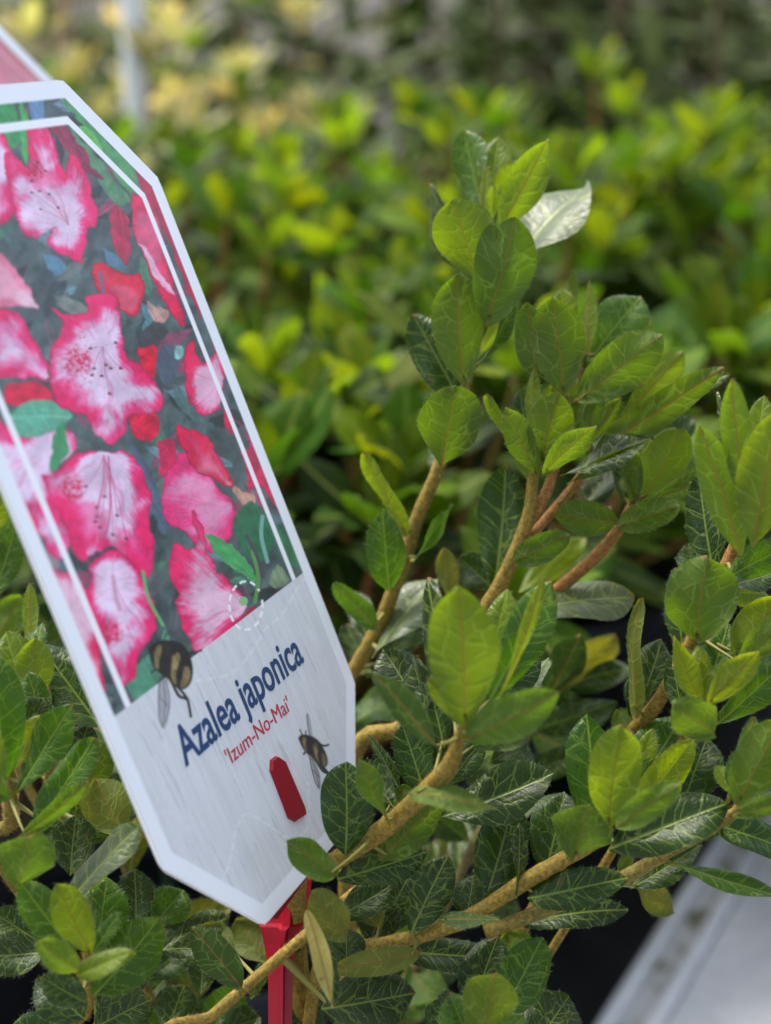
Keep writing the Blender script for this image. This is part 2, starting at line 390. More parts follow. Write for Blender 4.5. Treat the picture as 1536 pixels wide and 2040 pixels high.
plant = link('azalea_plant', None, None, (POT0.x, POT0.y, SOIL))
tag(plant, 'sharp green azalea in front, fuzzy golden stems, red label stake among its leaves', 'azalea')
BR = {}
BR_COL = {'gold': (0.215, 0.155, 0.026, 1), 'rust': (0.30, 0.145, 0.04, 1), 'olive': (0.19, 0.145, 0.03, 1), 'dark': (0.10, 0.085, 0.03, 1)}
def branch(key, pts, col='gold', root=True, sides=10):
    """pts: (px, py, depth mm, radius px)"""
    w = [np.array(P(x, y, z/1000.0)) for x, y, z, r in pts]; rad = [0.88*r/F*z/1000.0 for x, y, z, r in pts]
    if root:
        base = np.array((POT0.x+random.uniform(-.018, .018), POT0.y+random.uniform(-.018, .018), SOIL-0.004))
        midp = base*0.45+w[0]*0.55; midp[2] = base[2]+0.55*(w[0][2]-base[2])-0.01
        w = [base, midp]+w; rad = [rad[0]*1.25, rad[0]*1.1]+rad
    sm = catmull(w, 7); rs = np.interp(np.linspace(0, len(rad)-1, len(sm)), range(len(rad)), rad)
    b0 = Vector(sm[0]); ln = np.linalg.norm(np.diff(sm, axis=0), axis=1).sum()
    m = tube('branch', sm-np.array(b0), rs, sides, (M_BARK, M_BRISTLE), int(ln*15000), hash(key) % 997 if False else sum(map(ord, key)))
    o = link('branch', m, plant, b0-plant.location); o.color = BR_COL[col]
    BR[key] = (o, sm, rs, b0); return o

NLEAF = [0]
def leaf(key, bx, by, tx, ty, w, z, k='D', side='t', roll=0, dz=0, a=1.05, b=0.55, curl=None, fold=None, wav=1.1, pet=True):
    """base and tip pixel, visible width in px, depth mm; side 't' top seen, 'u' underside seen"""
    NLEAF[0] += 1
    p0 = P(bx, by, z/1000.0); p1 = P(tx, ty, (z+dz)/1000.0)
    ax = (p1-p0); L = ax.length; ax.normalize()
    v = (CAM-(p0+p1)*0.5).normalized(); n0 = (v-ax*v.dot(ax)).normalized(); s0 = ax.cross(n0)
    r = math.radians(roll); nv_ = n0*math.cos(r)+s0*math.sin(r)
    top = nv_ if side == 't' else -nv_
    ya = top.cross(ax)
    W = w/F*z/1000.0/max(math.cos(r), 0.38)
    if curl is None: curl = random.uniform(-0.10, 0.02) if side == 't' else random.uniform(0.0, 0.10)
    W *= 0.97
    if fold is None: fold = random.uniform(0.26, 0.50)
    R = Matrix((ax, ya, top)).transposed()
    o_b, sm, rs, b0 = BR[key]
    d = np.linalg.norm(sm-np.array(p0), axis=1); i = int(d.argmin()); pl = None
    if pet and d[i] < 0.0135: pl = tuple(R.transposed() @ (Vector(sm[i])-p0))
    m = leaf_mesh('leaf', L, W, a, b, curl, fold, wav, 16, 8, 70, pl, M_LEAF, NLEAF[0])
    o = link('leaf', m, o_b); o.location = p0-b0; o.rotation_euler = R.to_euler(); o.color = kind_color(k)
    return o

branch('A', [(560, 1560, 345, 17), (640, 1440, 340, 17), (705, 1335, 335, 17), (760, 1235, 331, 17), (800, 1130, 328, 17), (832, 1030, 326, 16), (872, 935, 324, 15), (922, 785, 323, 11), (950, 690, 323, 9), (975, 560, 324, 8), (975, 440, 324, 6)], 'gold')
branch('B', [(700, 1535, 325, 19), (805, 1445, 322, 18), (905, 1310, 318, 18), (985, 1185, 314, 18), (1025, 1105, 312, 17), (1055, 1020, 311, 15), (1063, 950, 310, 12), (1085, 900, 309, 7)], 'gold')
branch('B2', [(1045, 1055, 312, 13), (1085, 990, 312, 13), (1110, 910, 312, 12), (1130, 830, 312, 11), (1148, 760, 313, 8), (1160, 700, 313, 6)], 'rust', False)
branch('B3', [(1060, 1065, 314, 11), (1100, 1020, 317, 11), (1150, 960, 319, 11), (1200, 890, 320, 12), (1225, 850, 320, 11), (1270, 790, 321, 6)], 'rust', False)
branch('B4', [(950, 1240, 318, 11), (1030, 1225, 322, 13), (1105, 1178, 322, 15), (1180, 1115, 318, 15), (1232, 1055, 315, 14), (1260, 1000, 315, 8)], 'rust', False)
branch('C', [(590, 1775, 300, 22), (660, 1720, 290, 22), (760, 1655, 278, 23), (860, 1565, 266, 22), (900, 1515, 262, 18), (920, 1450, 259, 9)], 'gold')
branch('D', [(640, 1905, 298, 15), (720, 1888, 294, 16), (820, 1868, 290, 17), (930, 1830, 286, 19), (1040, 1760, 282, 19), (1130, 1708, 280, 18), (1200, 1665, 278, 14), (1225, 1590, 277, 7)], 'gold')
branch('E', [(966, 1857, 283, 17), (1080, 1815, 285, 17), (1180, 1775, 286, 16), (1260, 1740, 285, 17), (1340, 1690, 283, 17), (1430, 1642, 280, 14), (1480, 1600, 277, 8), (1500, 1560, 277, 5)], 'olive', False)
branch('F', [(1210, 1560, 306, 15), (1258, 1462, 300, 16), (1310, 1400, 295, 16), (1360, 1310, 290, 15), (1385, 1255, 288, 12), (1400, 1190, 288, 6)], 'gold')
branch('F2', [(1330, 1520, 296, 10), (1380, 1460, 288, 10), (1410, 1400, 282, 6)], 'gold')
branch('G', [(1384, 1262, 289, 13), (1405, 1225, 290, 15), (1430, 1170, 289, 17), (1455, 1110, 287, 16), (1495, 1010, 284, 12), (1515, 920, 283, 7)], 'rust', False)
branch('J', [(920, 2130, 285, 15), (950, 2060, 282, 13), (972, 2010, 280, 7)], 'gold')
branch('K', [(165, 2090, 284, 15), (172, 2010, 279, 15), (178, 1950, 275, 14), (172, 1890, 273, 7)], 'gold')
branch('K2', [(0, 1720, 300, 14), (20, 1640, 285, 16), (18, 1560, 278, 16), (10, 1480, 275, 8)], 'olive')
branch('K3', [(120, 1620, 310, 9), (110, 1500, 302, 11), (98, 1400, 297, 10), (70, 1290, 295, 6)], 'olive')
branch('K4', [(-60, 1350, 330, 10), (-25, 1200, 322, 9), (0, 1080, 318, 6)], 'olive')
branch('Nn', [(330, 2090, 283, 13), (420, 2025, 286, 13), (490, 1965, 289, 13), (560, 1905, 292, 13), (630, 1845, 296, 13), (700, 1785, 300, 14), (740, 1755, 302, 13)], 'gold')

# ---- branch A
leaf('A', 972, 445, 950, 254, 92, 334, 'D', 't', 10, 4)
leaf('A', 966, 430, 910, 264, 76, 328, 'M', 't', -35, 4, fold=.45)
leaf('A', 972, 430, 992, 266, 72, 326, 'Y', 't', 5, 3, a=.9)
leaf('A', 966, 430, 1030, 316, 46, 324, 'Y', 't', 15, 1)
leaf('A', 963, 435, 974, 330, 24, 322, 'Y', 't', -20, 0)
leaf('A', 990, 470, 1098, 279, 78, 319, 'L', 'u', 22, -4, a=.95)
leaf('A', 1000, 560, 1158, 340, 92, 330, 'S', 't', -62, 8, fold=.35, curl=-.12)
leaf('A', 952, 560, 908, 398, 128, 314, 'L', 'u', -12, -6, a=.8, b=.42)
leaf('A', 968, 650, 1040, 436, 130, 311, 'U', 'u', 8, -5, a=.85, b=.42)
leaf('A', 940, 570, 850, 366, 58, 331, 'D', 't', -50, 6)
leaf('A', 926, 772, 898, 547, 110, 314, 'U', 'u', 10, -4, a=.9, b=.45)
leaf('A', 945, 740, 1046, 588, 26, 318, 'D', 't', 68, 2)
leaf('A', 950, 715, 1035, 575, 46, 329, 'L', 'u', 25, 3)
leaf('A', 918, 800, 823, 623, 97, 320, 'D', 't', -8, 0, a=.8, b=.5, curl=-.05)
leaf('A', 882, 928, 903, 772, 128, 308, 'U', 'u', 4, -8, a=.85, b=.42)
leaf('A', 876, 950, 850, 878, 26, 322, 'B', 't', -40, 8)
leaf('A', 812, 1066, 717, 905, 40, 321, 'L', 'u', -52, -2, a=.8)
leaf('A', 776, 1178, 758, 1014, 82, 318, 'M', 't', 0, -4, a=.75, b=.6, curl=.02)
leaf('A', 822, 1120, 900, 1004, 22, 324, 'M', 't', 66, 2)
leaf('A', 752, 1252, 660, 1165, 48, 320, 'M', 'u', -25, -2, a=.7, b=.5)
leaf('A', 730, 1270, 708, 1175, 56, 336, 'B', 't', -10, 4)
leaf('A', 742, 1312, 860, 1140, 72, 327, 'S', 't', -50, 6, fold=.35)
leaf('A', 735, 1350, 690, 1240, 58, 342, 'B', 't', -30, 4)
leaf('A', 760, 1330, 830, 1200, 85, 345, 'B', 't', 10, 4)
leaf('A', 700, 1440, 792, 1385, 80, 338, 'M', 't', -45, 4)
leaf('A', 690, 1500, 735, 1410, 80, 345, 'B', 't', 0, 4)
# ---- branch B, first rosette
leaf('B', 1068, 962, 962, 788, 36, 310, 'L', 'u', -55, -2, a=.8)
leaf('B', 1074, 950, 1004, 813, 58, 304, 'L', 'u', -20, -4, a=.8)
leaf('B', 1080, 928, 1106, 778, 92, 304, 'L', 'u', 0, -5, a=.85, b=.5)
leaf('B', 1088, 905, 1145, 748, 52, 309, 'Y', 't', 12, 0)
leaf('B', 1058, 890, 1064, 732, 28, 307, 'Y', 'u', -30, 0)
leaf('B', 1058, 900, 1030, 775, 42, 315, 'D', 't', -10, 4)
leaf('B', 1080, 945, 1183, 843, 54, 300, 'L', 'u', 32, -6, a=.75)
leaf('B', 1100, 900, 1155, 775, 44, 314, 'U', 'u', 0, 0)
leaf('B', 1075, 915, 1105, 765, 50, 313, 'Y', 't', 0, 0)
leaf('B', 985, 1170, 1022, 928, 106, 316, 'D', 't', -4, 2, a=.85, b=.5)
leaf('B', 1022, 1118, 1134, 1068, 62, 303, 'U', 'u', 12, -4, a=.6, b=.4, curl=.1)
leaf('B', 985, 1175, 915, 1108, 72, 322, 'D', 't', -10, 4)
leaf('B', 975, 1210, 985, 1110, 40, 326, 'B', 't', -10, 4)
leaf('B', 1040, 1220, 1260, 1163, 92, 318, 'S', 't', -38, 2, a=.9, b=.55, fold=.3, curl=-.1)
leaf('B', 1035, 1180, 1160, 1065, 62, 345, 'Y', 't', 0, 8)
leaf('B', 1060, 1160, 1225, 1015, 70, 352, 'B', 'u', 0, 8)
leaf('B', 900, 1200, 890, 1090, 46, 322, 'O', 'u', 5, -2)
# ---- rosette B2
leaf('B2', 1072, 760, 1040, 603, 72, 310, 'U', 'u', -8, -3, a=.85)
leaf('B2', 1122, 790, 1112, 591, 108, 305, 'U', 'u', 0, -4, a=.9, b=.5)
leaf('B2', 1130, 690, 1118, 573, 60, 314, 'Y', 't', 0, 2)
leaf('B2', 1172, 720, 1170, 555, 32, 313, 'L', 'u', -30, 2)
leaf('B2', 1150, 650, 1130, 534, 18, 326, 'L', 'u', -40, 6)
leaf('B2', 1175, 720, 1270, 583, 112, 322, 'M', 't', 5, 3, a=.75, b=.45)
leaf('B2', 1150, 800, 1318, 664, 108, 306, 'U', 'u', 6, -4, a=.8, b=.45)
leaf('B2', 1160, 740, 1290, 655, 40, 313, 'L', 't', 20, 3)
leaf('B3', 1215, 870, 1362, 695, 92, 317, 'L', 'u', 12, -1, a=.85, b=.45)
leaf('B3', 1190, 850, 1295, 715, 26, 315, 'D', 't', 60, 0)
leaf('B3', 1185, 900, 1448, 737, 74, 308, 'U', 'u', 22, -6, a=.8, fold=.3, curl=.08)
leaf('B3', 1250, 830, 1447, 736, 30, 312, 'B', 't', -55, 4)
leaf('B3', 1170, 890, 1242, 793, 38, 309, 'L', 'u', 25, -1)
leaf('B3', 1160, 880, 1204, 782, 36, 308, 'U', 'u', 20, -2)
leaf('B3', 1115, 950, 1302, 868, 50, 305, 'D', 't', -48, -1, fold=.35)
leaf('B3', 1130, 965, 1290, 880, 30, 306, 'U', 'u', 48, -2)
leaf('B3', 1160, 1010, 1240, 915, 70, 328, 'B', 't', -45, 4)
leaf('B3', 1200, 930, 1210, 840, 50, 325, 'B', 't', -30, 4)
leaf('B4', 1232, 1040, 1104, 1030, 74, 309, 'U', 'u', -8, -3, a=.7, b=.5)
leaf('B4', 1230, 1050, 1352, 1002, 64, 305, 'U', 'u', 10, -4, a=.65, b=.42)
leaf('B4', 1265, 1010, 1463, 941, 38, 312, 'U', 'u', 45, 0, a=.8)
leaf('B4', 1280, 1000, 1358, 852, 92, 314, 'L', 'u', 8, -2, a=.85, b=.45)
leaf('B4', 1268, 1000, 1262, 895, 40, 312, 'U', 'u', 10, -1)
leaf('B4', 1245, 1000, 1232, 905, 34, 317, 'D', 't', -30, 2)
leaf('B4', 1280, 920, 1312, 812, 80, 330, 'B', 't', 0, 4)
leaf('B4', 1310, 900, 1378, 830, 52, 326, 'D', 't', 0, 4)
leaf('B4', 1250, 950, 1345, 850, 40, 322, 'Y', 't', 5, 4)
# ---- near rosette C
leaf('C', 926, 1450, 933, 1167, 146, 252, 'L', 'u', 4, -7, a=.95, b=.5, curl=.02, fold=.1)
leaf('C', 905, 1450, 852, 1142, 66, 266, 'D', 't', -35, 6)
leaf('C', 962, 1420, 1104, 1158, 92, 268, 'M', 't', 22, 6, fold=.4)
leaf('C', 985, 1410, 1108, 1158, 26, 258, 'L', 'u', 55, 2)
leaf('C', 965, 1410, 996, 1170, 74, 272, 'L', 't', 0, 5)
leaf('C', 925, 1475, 1116, 1390, 92, 250, 'U', 'u', 8, -4, a=.7, b=.5)
leaf('C', 880, 1500, 738, 1334, 52, 254, 'D', 'u', -42, -6)
leaf('C', 860, 1450, 768, 1285, 104, 290, 'B', 't', -15, 6)
leaf('C', 855, 1420, 815, 1308, 52, 276, 'B', 't', -45, 4, wav=2)
leaf('C', 885, 1490, 850, 1330, 74, 274, 'D', 't', 0, 4)
leaf('C', 955, 1460, 1075, 1290, 66, 282, 'D', 't', 30, 5)
leaf('C', 1010, 1410, 1092, 1308, 54, 292, 'S', 't', -48, 5)
leaf('C', 930, 1495, 1068, 1415, 46, 276, 'D', 't', 35, 3)
leaf('C', 960, 1490, 1068, 1452, 54, 305, 'B', 'u', 0, 5)
leaf('C', 885, 1570, 965, 1465, 58, 282, 'D', 't', 15, 4)
leaf('C', 850, 1600, 808, 1440, 78, 286, 'D', 't', 0, 4)
leaf('C', 880, 1628, 1109, 1550, 108, 286, 'D', 't', -22, 0, a=.85, b=.5, fold=.4)
leaf('C', 815, 1577, 988, 1598, 50, 263, 'U', 'u', -35, -4, a=.4, b=.6)
leaf('C', 688, 1708, 700, 1521, 112, 277, 'D', 't', -4, 0, a=.85, b=.45)
leaf('C', 776, 1645, 712, 1513, 42, 271, 'U', 'u', -52, -2)
leaf('C', 785, 1610, 722, 1512, 66, 286, 'B', 't', 25, 4)
leaf('C', 668, 1745, 580, 1673, 68, 270, 'U', 'u', 20, -4, a=.55, b=.5, curl=.2, fold=.5)
leaf('C', 672, 1752, 858, 1700, 80, 286, 'D', 't', 20, 2, a=.8)
leaf('C', 755, 1715, 895, 1580, 86, 281, 'U', 'u', 20, 2, a=.8)
leaf('C', 790, 1640, 800, 1560, 62, 290, 'U', 'u', 0, 3)
leaf('C', 800, 1580, 735, 1460, 26, 292, 'D', 't', 45, 2)
leaf('C', 975, 1520, 1050, 1470, 60, 315, 'D', 't', 0, 4)
leaf('C', 1000, 1560, 1045, 1475, 70, 318, 'D', 't', 0, 4)
# ---- branch D
leaf('D', 818, 1862, 886, 1700, 92, 286, 'D', 't', 0, 2, a=.85, b=.55)
leaf('D', 930, 1826, 945, 1742, 78, 287, 'D', 't', -15, 2, a=.7)
leaf('D', 962, 1806, 1035, 1598, 108, 287, 'D', 't', 5, 4, a=.9, b=.48)
leaf('D', 1030, 1790, 1040, 1640, 26, 280, 'B', 't', 55, 2)
leaf('D', 1085, 1742, 1130, 1575, 116, 291, 'D', 't', 0, 6, a=.85, b=.42)
leaf('D', 1145, 1708, 1172, 1603, 126, 272, 'U', 'u', 4, -4, a=.7, b=.38)
leaf('D', 1050, 1790, 1258, 1752, 80, 280, 'D', 't', -8, 0, a=.6, b=.5)
leaf('E', 1030, 1838, 1250, 1792, 66, 297, 'B', 't', -20, 3, a=.7)
leaf('D', 875, 1832, 1000, 1826, 30, 280, 'D', 'u', -45, -1, a=.6)
leaf('D', 800, 1895, 985, 1912, 76, 292, 'B', 't', -25, 2, a=.7)
leaf('D', 838, 1900, 655, 1935, 56, 286, 'O', 'u', 0, -3, a=.6)
leaf('D', 740, 1880, 830, 1730, 100, 302, 'B', 't', 0, 4)
leaf('D', 735, 1885, 770, 1790, 90, 300, 'B', 't', 0, 4)
leaf('Nn', 670, 1830, 790, 1760, 76, 294, 'D', 't', -10, 3)
leaf('Nn', 690, 1870, 618, 1782, 84, 272, 'O', 'u', 0, -3, a=.6, b=.4)
leaf('Nn', 612, 1812, 674, 2008, 40, 266, 'X', 'u', -20, -2, a=.6, b=.9, wav=2)
leaf('Nn', 640, 1860, 672, 2002, 44, 272, 'D', 't', 30, -2)
leaf('Nn', 640, 2010, 832, 1985, 130, 292, 'B', 't', 5, 2, a=.7)
leaf('Nn', 690, 1930, 690, 1850, 80, 290, 'B', 't', 0, 2)
leaf('D', 760, 1850, 720, 1780, 60, 296, 'O', 'u', 0, 2)
# ---- rosette R2
leaf('D', 1192, 1690, 1176, 1420, 106, 287, 'M', 't', -14, 4, a=.9, b=.5)
leaf('D', 1212, 1650, 1226, 1447, 108, 269, 'Y', 'u', 2, -5, a=.95, b=.45, curl=.03, fold=.12)
leaf('D', 1235, 1620, 1362, 1423, 124, 291, 'M', 't', 6, 4, a=.8, b=.48)
leaf('D', 1265, 1570, 1298, 1449, 46, 280, 'Y', 't', 5, 1, a=.8)
leaf('D', 1265, 1625, 1381, 1470, 76, 277, 'Y', 't', 12, 0, a=.85)
leaf('D', 1360, 1610, 1404, 1462, 108, 297, 'D', 't', 5, 5, a=.8, b=.5)
leaf('D', 1226, 1648, 1354, 1560, 62, 263, 'L', 'u', 12, -3, a=.65, b=.5)
leaf('D', 1212, 1692, 1449, 1592, 116, 275, 'D', 't', -14, -2, a=.85, b=.48, fold=.42)
leaf('D', 1265, 1475, 1228, 1412, 52, 300, 'U', 'u', 0, 3)
leaf('E', 1330, 1718, 1575, 1788, 36, 282, 'M', 't', -50, -4, a=.8)
leaf('E', 1425, 1642, 1600, 1695, 74, 283, 'D', 't', -25, -3, a=.7)
leaf('E', 1255, 1772, 1402, 1682, 66, 296, 'D', 't', -30, 3, a=.7)
leaf('E', 1228, 1738, 1264, 1698, 26, 290, 'L', 'u', 0, 2)
leaf('E', 1265, 1765, 1348, 1812, 62, 306, 'O', 'u', 0, 4)
leaf('E', 1340, 1690, 1465, 1605, 60, 292, 'D', 'u', 20, 2)
# ---- branch F and rosette R3
leaf('F', 1388, 1280, 1398, 1112, 148, 277, 'U', 'u', 2, -4, a=.75, b=.42)
leaf('F', 1362, 1310, 1340, 1128, 60, 292, 'D', 't', -20, 3)
leaf('F2', 1402, 1405, 1450, 1237, 98, 283, 'M', 't', 2, 3, a=.8, b=.5)
leaf('F2', 1398, 1402, 1330, 1274, 46, 273, 'Y', 'u', -30, -2, a=.8, b=.7)
leaf('F2', 1402, 1392, 1394, 1285, 46, 279, 'Y', 't', -10, 1)
leaf('F2', 1408, 1405, 1512, 1296, 60, 270, 'Y', 'u', 15, -3, a=.8)
leaf('F2', 1405, 1395, 1413, 1340, 22, 274, 'Y', 't', 0, 0)
leaf('F2', 1410, 1385, 1454, 1311, 30, 277, 'Y', 't', 0, 1)
leaf('F2', 1360, 1430, 1338, 1305, 52, 288, 'D', 't', -15, 3)
leaf('F2', 1424, 1462, 1345, 1398, 92, 268, 'U', 'u', -6, -3, a=.55, b=.42)
leaf('F2', 1425, 1445, 1565, 1330, 72, 280, 'M', 't', 30, 2, fold=.4)
leaf('F', 1268, 1432, 1247, 1193, 36, 294, 'O', 'u', -50, -2, a=.7)
leaf('F', 1262, 1440, 1325, 1275, 92, 302, 'B', 't', 10, 3, a=.8)
leaf('F', 1275, 1440, 1265, 1340, 46, 300, 'D', 't', -20, 2)
leaf('G', 1470, 1320, 1546, 1180, 96, 284, 'Y', 'u', 8, -2, a=.75)
leaf('G', 1465, 1330, 1570, 1240, 66, 280, 'L', 'u', 10, -3)
leaf('F2', 1440, 1330, 1540, 1290, 56, 296, 'B', 't', -30, 3)
# ---- right-hand shoot G
leaf('G', 1490, 1010, 1441, 757, 66, 268, 'L', 'u', -8, -4, a=.9, b=.6)
leaf('G', 1478, 1110, 1402, 842, 84, 270, 'L', 'u', -12, -4, a=.9, b=.6)
leaf('G', 1505, 960, 1516, 783, 60, 280, 'Y', 't', 0, 2)
leaf('G', 1500, 1090, 1555, 820, 120, 266, 'L', 'u', 6, -5, a=.9, b=.5)
leaf('G', 1480, 980, 1434, 778, 24, 278, 'B', 't', -55, 2)
leaf('G', 1425, 1160, 1382, 944, 82, 292, 'D', 't', -12, 4, a=.8, b=.5)
leaf('G', 1450, 1150, 1570, 1080, 74, 278, 'M', 't', 20, 0)
leaf('G', 1440, 1170, 1545, 1145, 54, 292, 'B', 't', -35, 2)
leaf('G', 1385, 1150, 1368, 1083, 60, 300, 'D', 't', 0, 2)
leaf('G', 1440, 1180, 1530, 1180, 60, 298, 'L', 't', 0, 3)
leaf('G', 1500, 1000, 1580, 880, 80, 290, 'Y', 't', 0, 3)
# ---- right edge rosette H
leaf('E', 1450, 1600, 1500, 1428, 32, 272, 'U', 'u', -50, -1)
leaf('E', 1466, 1605, 1560, 1432, 106, 270, 'L', 'u', 4, -4, a=.8)
leaf('E', 1460, 1625, 1585, 1590, 44, 268, 'U', 'u', 25, -3)
leaf('E', 1485, 1590, 1590, 1480, 80, 284, 'D', 't', 0, 3)
# ---- bottom rosette J
leaf('J', 962, 2062, 990, 1937, 112, 270, 'L', 'u', 4, -4, a=.7, b=.4)
leaf('J', 998, 2030, 1080, 1866, 104, 283, 'M', 't', 4, 3, a=.8, b=.5)
leaf('J', 935, 2020, 990, 1862, 100, 290, 'D', 't', 0, 4, a=.8)
leaf('J', 935, 2075, 898, 1982, 88, 274, 'M', 't', 0, 0, a=.7)
leaf('J', 1060, 2090, 1135, 1985, 140, 296, 'B', 't', 0, 4, a=.8)
leaf('J', 1060, 2000, 1000, 1855, 110, 302, 'U', 'u', 0, 5)
leaf('J', 860, 2080, 895, 1990, 70, 286, 'D', 't', 0, 2)
leaf('J', 990, 2100, 1045, 2025, 90, 270, 'M', 't', 0, 2)
leaf('J', 880, 2010, 890, 1970, 30, 292, 'B', 't', 0, 2)
# ---- lower-left rosette K
leaf('K', 182, 1905, 113, 1764, 76, 263, 'Y', 'u', -10, -5, a=.9, b=.5)
leaf('K', 150, 1900, 34, 1760, 88, 268, 'M', 't', -12, -2, a=.8, b=.55)
leaf('K', 192, 1900, 215, 1748, 106, 277, 'M', 't', 4, 3, a=.8, b=.5)
leaf('K', 186, 1985, 327, 1834, 118, 272, 'M', 't', 10, 1, a=.8, b=.5)
leaf('K', 158, 1936, 73, 1880, 58, 257, 'L', 'u', -10, -4, a=.6, b=.45)
leaf('K', 152, 1945, 263, 1896, 50, 257, 'L', 't', -22, -2, a=.7)
leaf('K', 172, 1998, 80, 1950, 64, 266, 'D', 't', -10, -2, a=.65, b=.5)
leaf('K', 168, 2030, 72, 1945, 96, 276, 'D', 't', -5, 2, a=.7)
leaf('K', 90, 1895, -40, 1915, 88, 284, 'B', 't', 5, 0, a=.7)
leaf('K', 110, 1900, -10, 1810, 90, 290, 'D', 't', 0, 2)
leaf('K', 185, 2050, 300, 1985, 110, 284, 'B', 't', 10, 2)
leaf('K', 190, 2040, 285, 1880, 100, 292, 'B', 't', 10, 4)
leaf('K', 140, 2090, 20, 2040, 90, 284, 'D', 't', 0, 2)
leaf('K', 132, 1800, 277, 1640, 66, 272, 'S', 't', -46, 0, fold=.4)
leaf('K', 170, 1790, 282, 1645, 30, 274, 'L', 'u', 40, 0)
leaf('K2', 42, 1760, 60, 1662, 116, 264, 'U', 'u', -4, -4, a=.7, b=.4)
leaf('K2', 70, 1655, 187, 1474, 74, 275, 'M', 't', -38, -2, fold=.4, a=.9)
leaf('K2', 36, 1672, 180, 1566, 40, 270, 'U', 'u', 35, -3)
leaf('K2', 245, 1670, 185, 1553, 104, 290, 'O', 'u', 0, 2)
leaf('K2', 140, 1745, 146, 1623, 94, 288, 'B', 't', 0, 3)
leaf('K2', 34, 1580, 142, 1398, 78, 274, 'M', 't', -30, -2, fold=.35)
leaf('K2', 8, 1570, -8, 1300, 112, 268, 'M', 't', 0, -2)
leaf('K2', -10, 1600, -20, 1430, 60, 262, 'L', 'u', 0, -3)
leaf('K2', 25, 1590, -50, 1560, 50, 264, 'M', 't', -20, -3)
leaf('K3', 92, 1450, 52, 1340, 58, 284, 'M', 't', -6, 2)
leaf('K3', 60, 1450, 90, 1390, 60, 282, 'D', 't', 0, 2)
leaf('K3', 62, 1410, 0, 1262, 86, 292, 'L', 't', 0, 4)
leaf('K3', 70, 1410, 72, 1270, 76, 288, 'L', 'u', 8, 2)
leaf('K3', 200, 1450, 76, 1271, 124, 296, 'D', 't', 12, 4, a=.7)
leaf('K3', 62, 1290, 58, 1160, 32, 300, 'Y', 'u', -10, 4, a=.7)
leaf('K3', 150, 1460, 240, 1320, 100, 302, 'D', 't', 0, 6)
leaf('K3', 140, 1560, 180, 1440, 70, 296, 'B', 't', 0, 3)
leaf('K3', 150, 1620, 210, 1470, 70, 300, 'U', 'u', 15, 3)
leaf('K3', 180, 1660, 270, 1560, 90, 304, 'D', 't', 0, 4)
leaf('K4', -20, 1200, 42, 1050, 70, 316, 'M', 't', 0, 3)
leaf('K4', -30, 1080, 10, 960, 60, 314, 'Y', 'u', 0, 2)
leaf('K4', -20, 1290, 50, 1190, 70, 330, 'U', 'u', 0, 4)
leaf('K4', 0, 1130, 30, 1000, 40, 326, 'M', 't', 30, 4)
leaf('K4', 80, 1300, 150, 1240, 70, 345, 'D', 't', 0, 4)
# ---- below the label
leaf('Nn', 318, 1892, 403, 1884, 42, 283, 'B', 't', -25, 2)
leaf('Nn', 482, 1970, 390, 1846, 76, 281, 'D', 'u', -6, -2, a=.75, b=.5)
leaf('Nn', 345, 1870, 460, 1828, 64, 300, 'B', 't', -10, 4)
leaf('Nn', 306, 1845, 364, 1770, 84, 298, 'M', 't', 0, 4)
leaf('Nn', 270, 1850, 275, 1730, 76, 296, 'D', 't', 0, 4)
leaf('Nn', 470, 1900, 400, 1840, 64, 300, 'O', 'u', 0, 2)
leaf('Nn', 400, 1980, 405, 1890, 60, 302, 'D', 't', 0, 4)
leaf('Nn', 330, 2060, 365, 1960, 90, 305, 'D', 't', 0, 4)
leaf('Nn', 500, 1990, 530, 1915, 34, 300, 'M', 't', 30, 4)
leaf('Nn', 540, 1920, 470, 1830, 80, 310, 'O', 'u', 0, 4)
leaf('Nn', 590, 1900, 610, 1830, 30, 304, 'M', 't', 30, 2)
leaf('Nn', 420, 2060, 520, 2030, 80, 312, 'D', 't', 0, 4)
leaf('Nn', 560, 2070, 640, 2000, 90, 310, 'D', 't', 0, 4)

leaf('Nn', 290, 1950, 395, 1865, 90, 318, 'D', 't', 0, 4)
leaf('Nn', 330, 1925, 300, 1850, 80, 320, 'D', 't', 0, 4)
leaf('Nn', 380, 1905, 330, 1850, 90, 324, 'B', 't', 0, 4)
rh = random.Random(12)
for key, hx, hy, hz, n_, up in (('A', 975, 440, 322, 4, 70), ('B', 1083, 905, 306, 4, 80), ('B2', 1150, 720, 311, 5, 90), ('B3', 1240, 820, 318, 3, 80), ('C', 925, 1440, 262, 4, 110), ('D', 1235, 1590, 279, 5, 100), ('F2', 1408, 1395, 277, 4, 70), ('G', 1508, 960, 276, 4, 110), ('K', 176, 1895, 268, 4, 80), ('J', 970, 2020, 281, 3, 70), ('K3', 72, 1330, 292, 3, 80), ('K2', 20, 1530, 276, 4, 100), ('E', 1480, 1590, 275, 3, 90), ('B4', 1262, 995, 313, 3, 70)):
    for q in range(n_):
        an = math.radians(rh.uniform(-42, 42)); l = up*rh.uniform(.7, 1.25)
        leaf(key, hx+rh.uniform(-8, 8), hy+rh.uniform(-4, 14), hx+l*math.sin(an), hy-l*math.cos(an), l*rh.uniform(.32, .46), hz+rh.uniform(-3, 8), rh.choice('YYLM'), rh.choice('tut'), rh.uniform(-35, 35), rh.uniform(-4, 6))
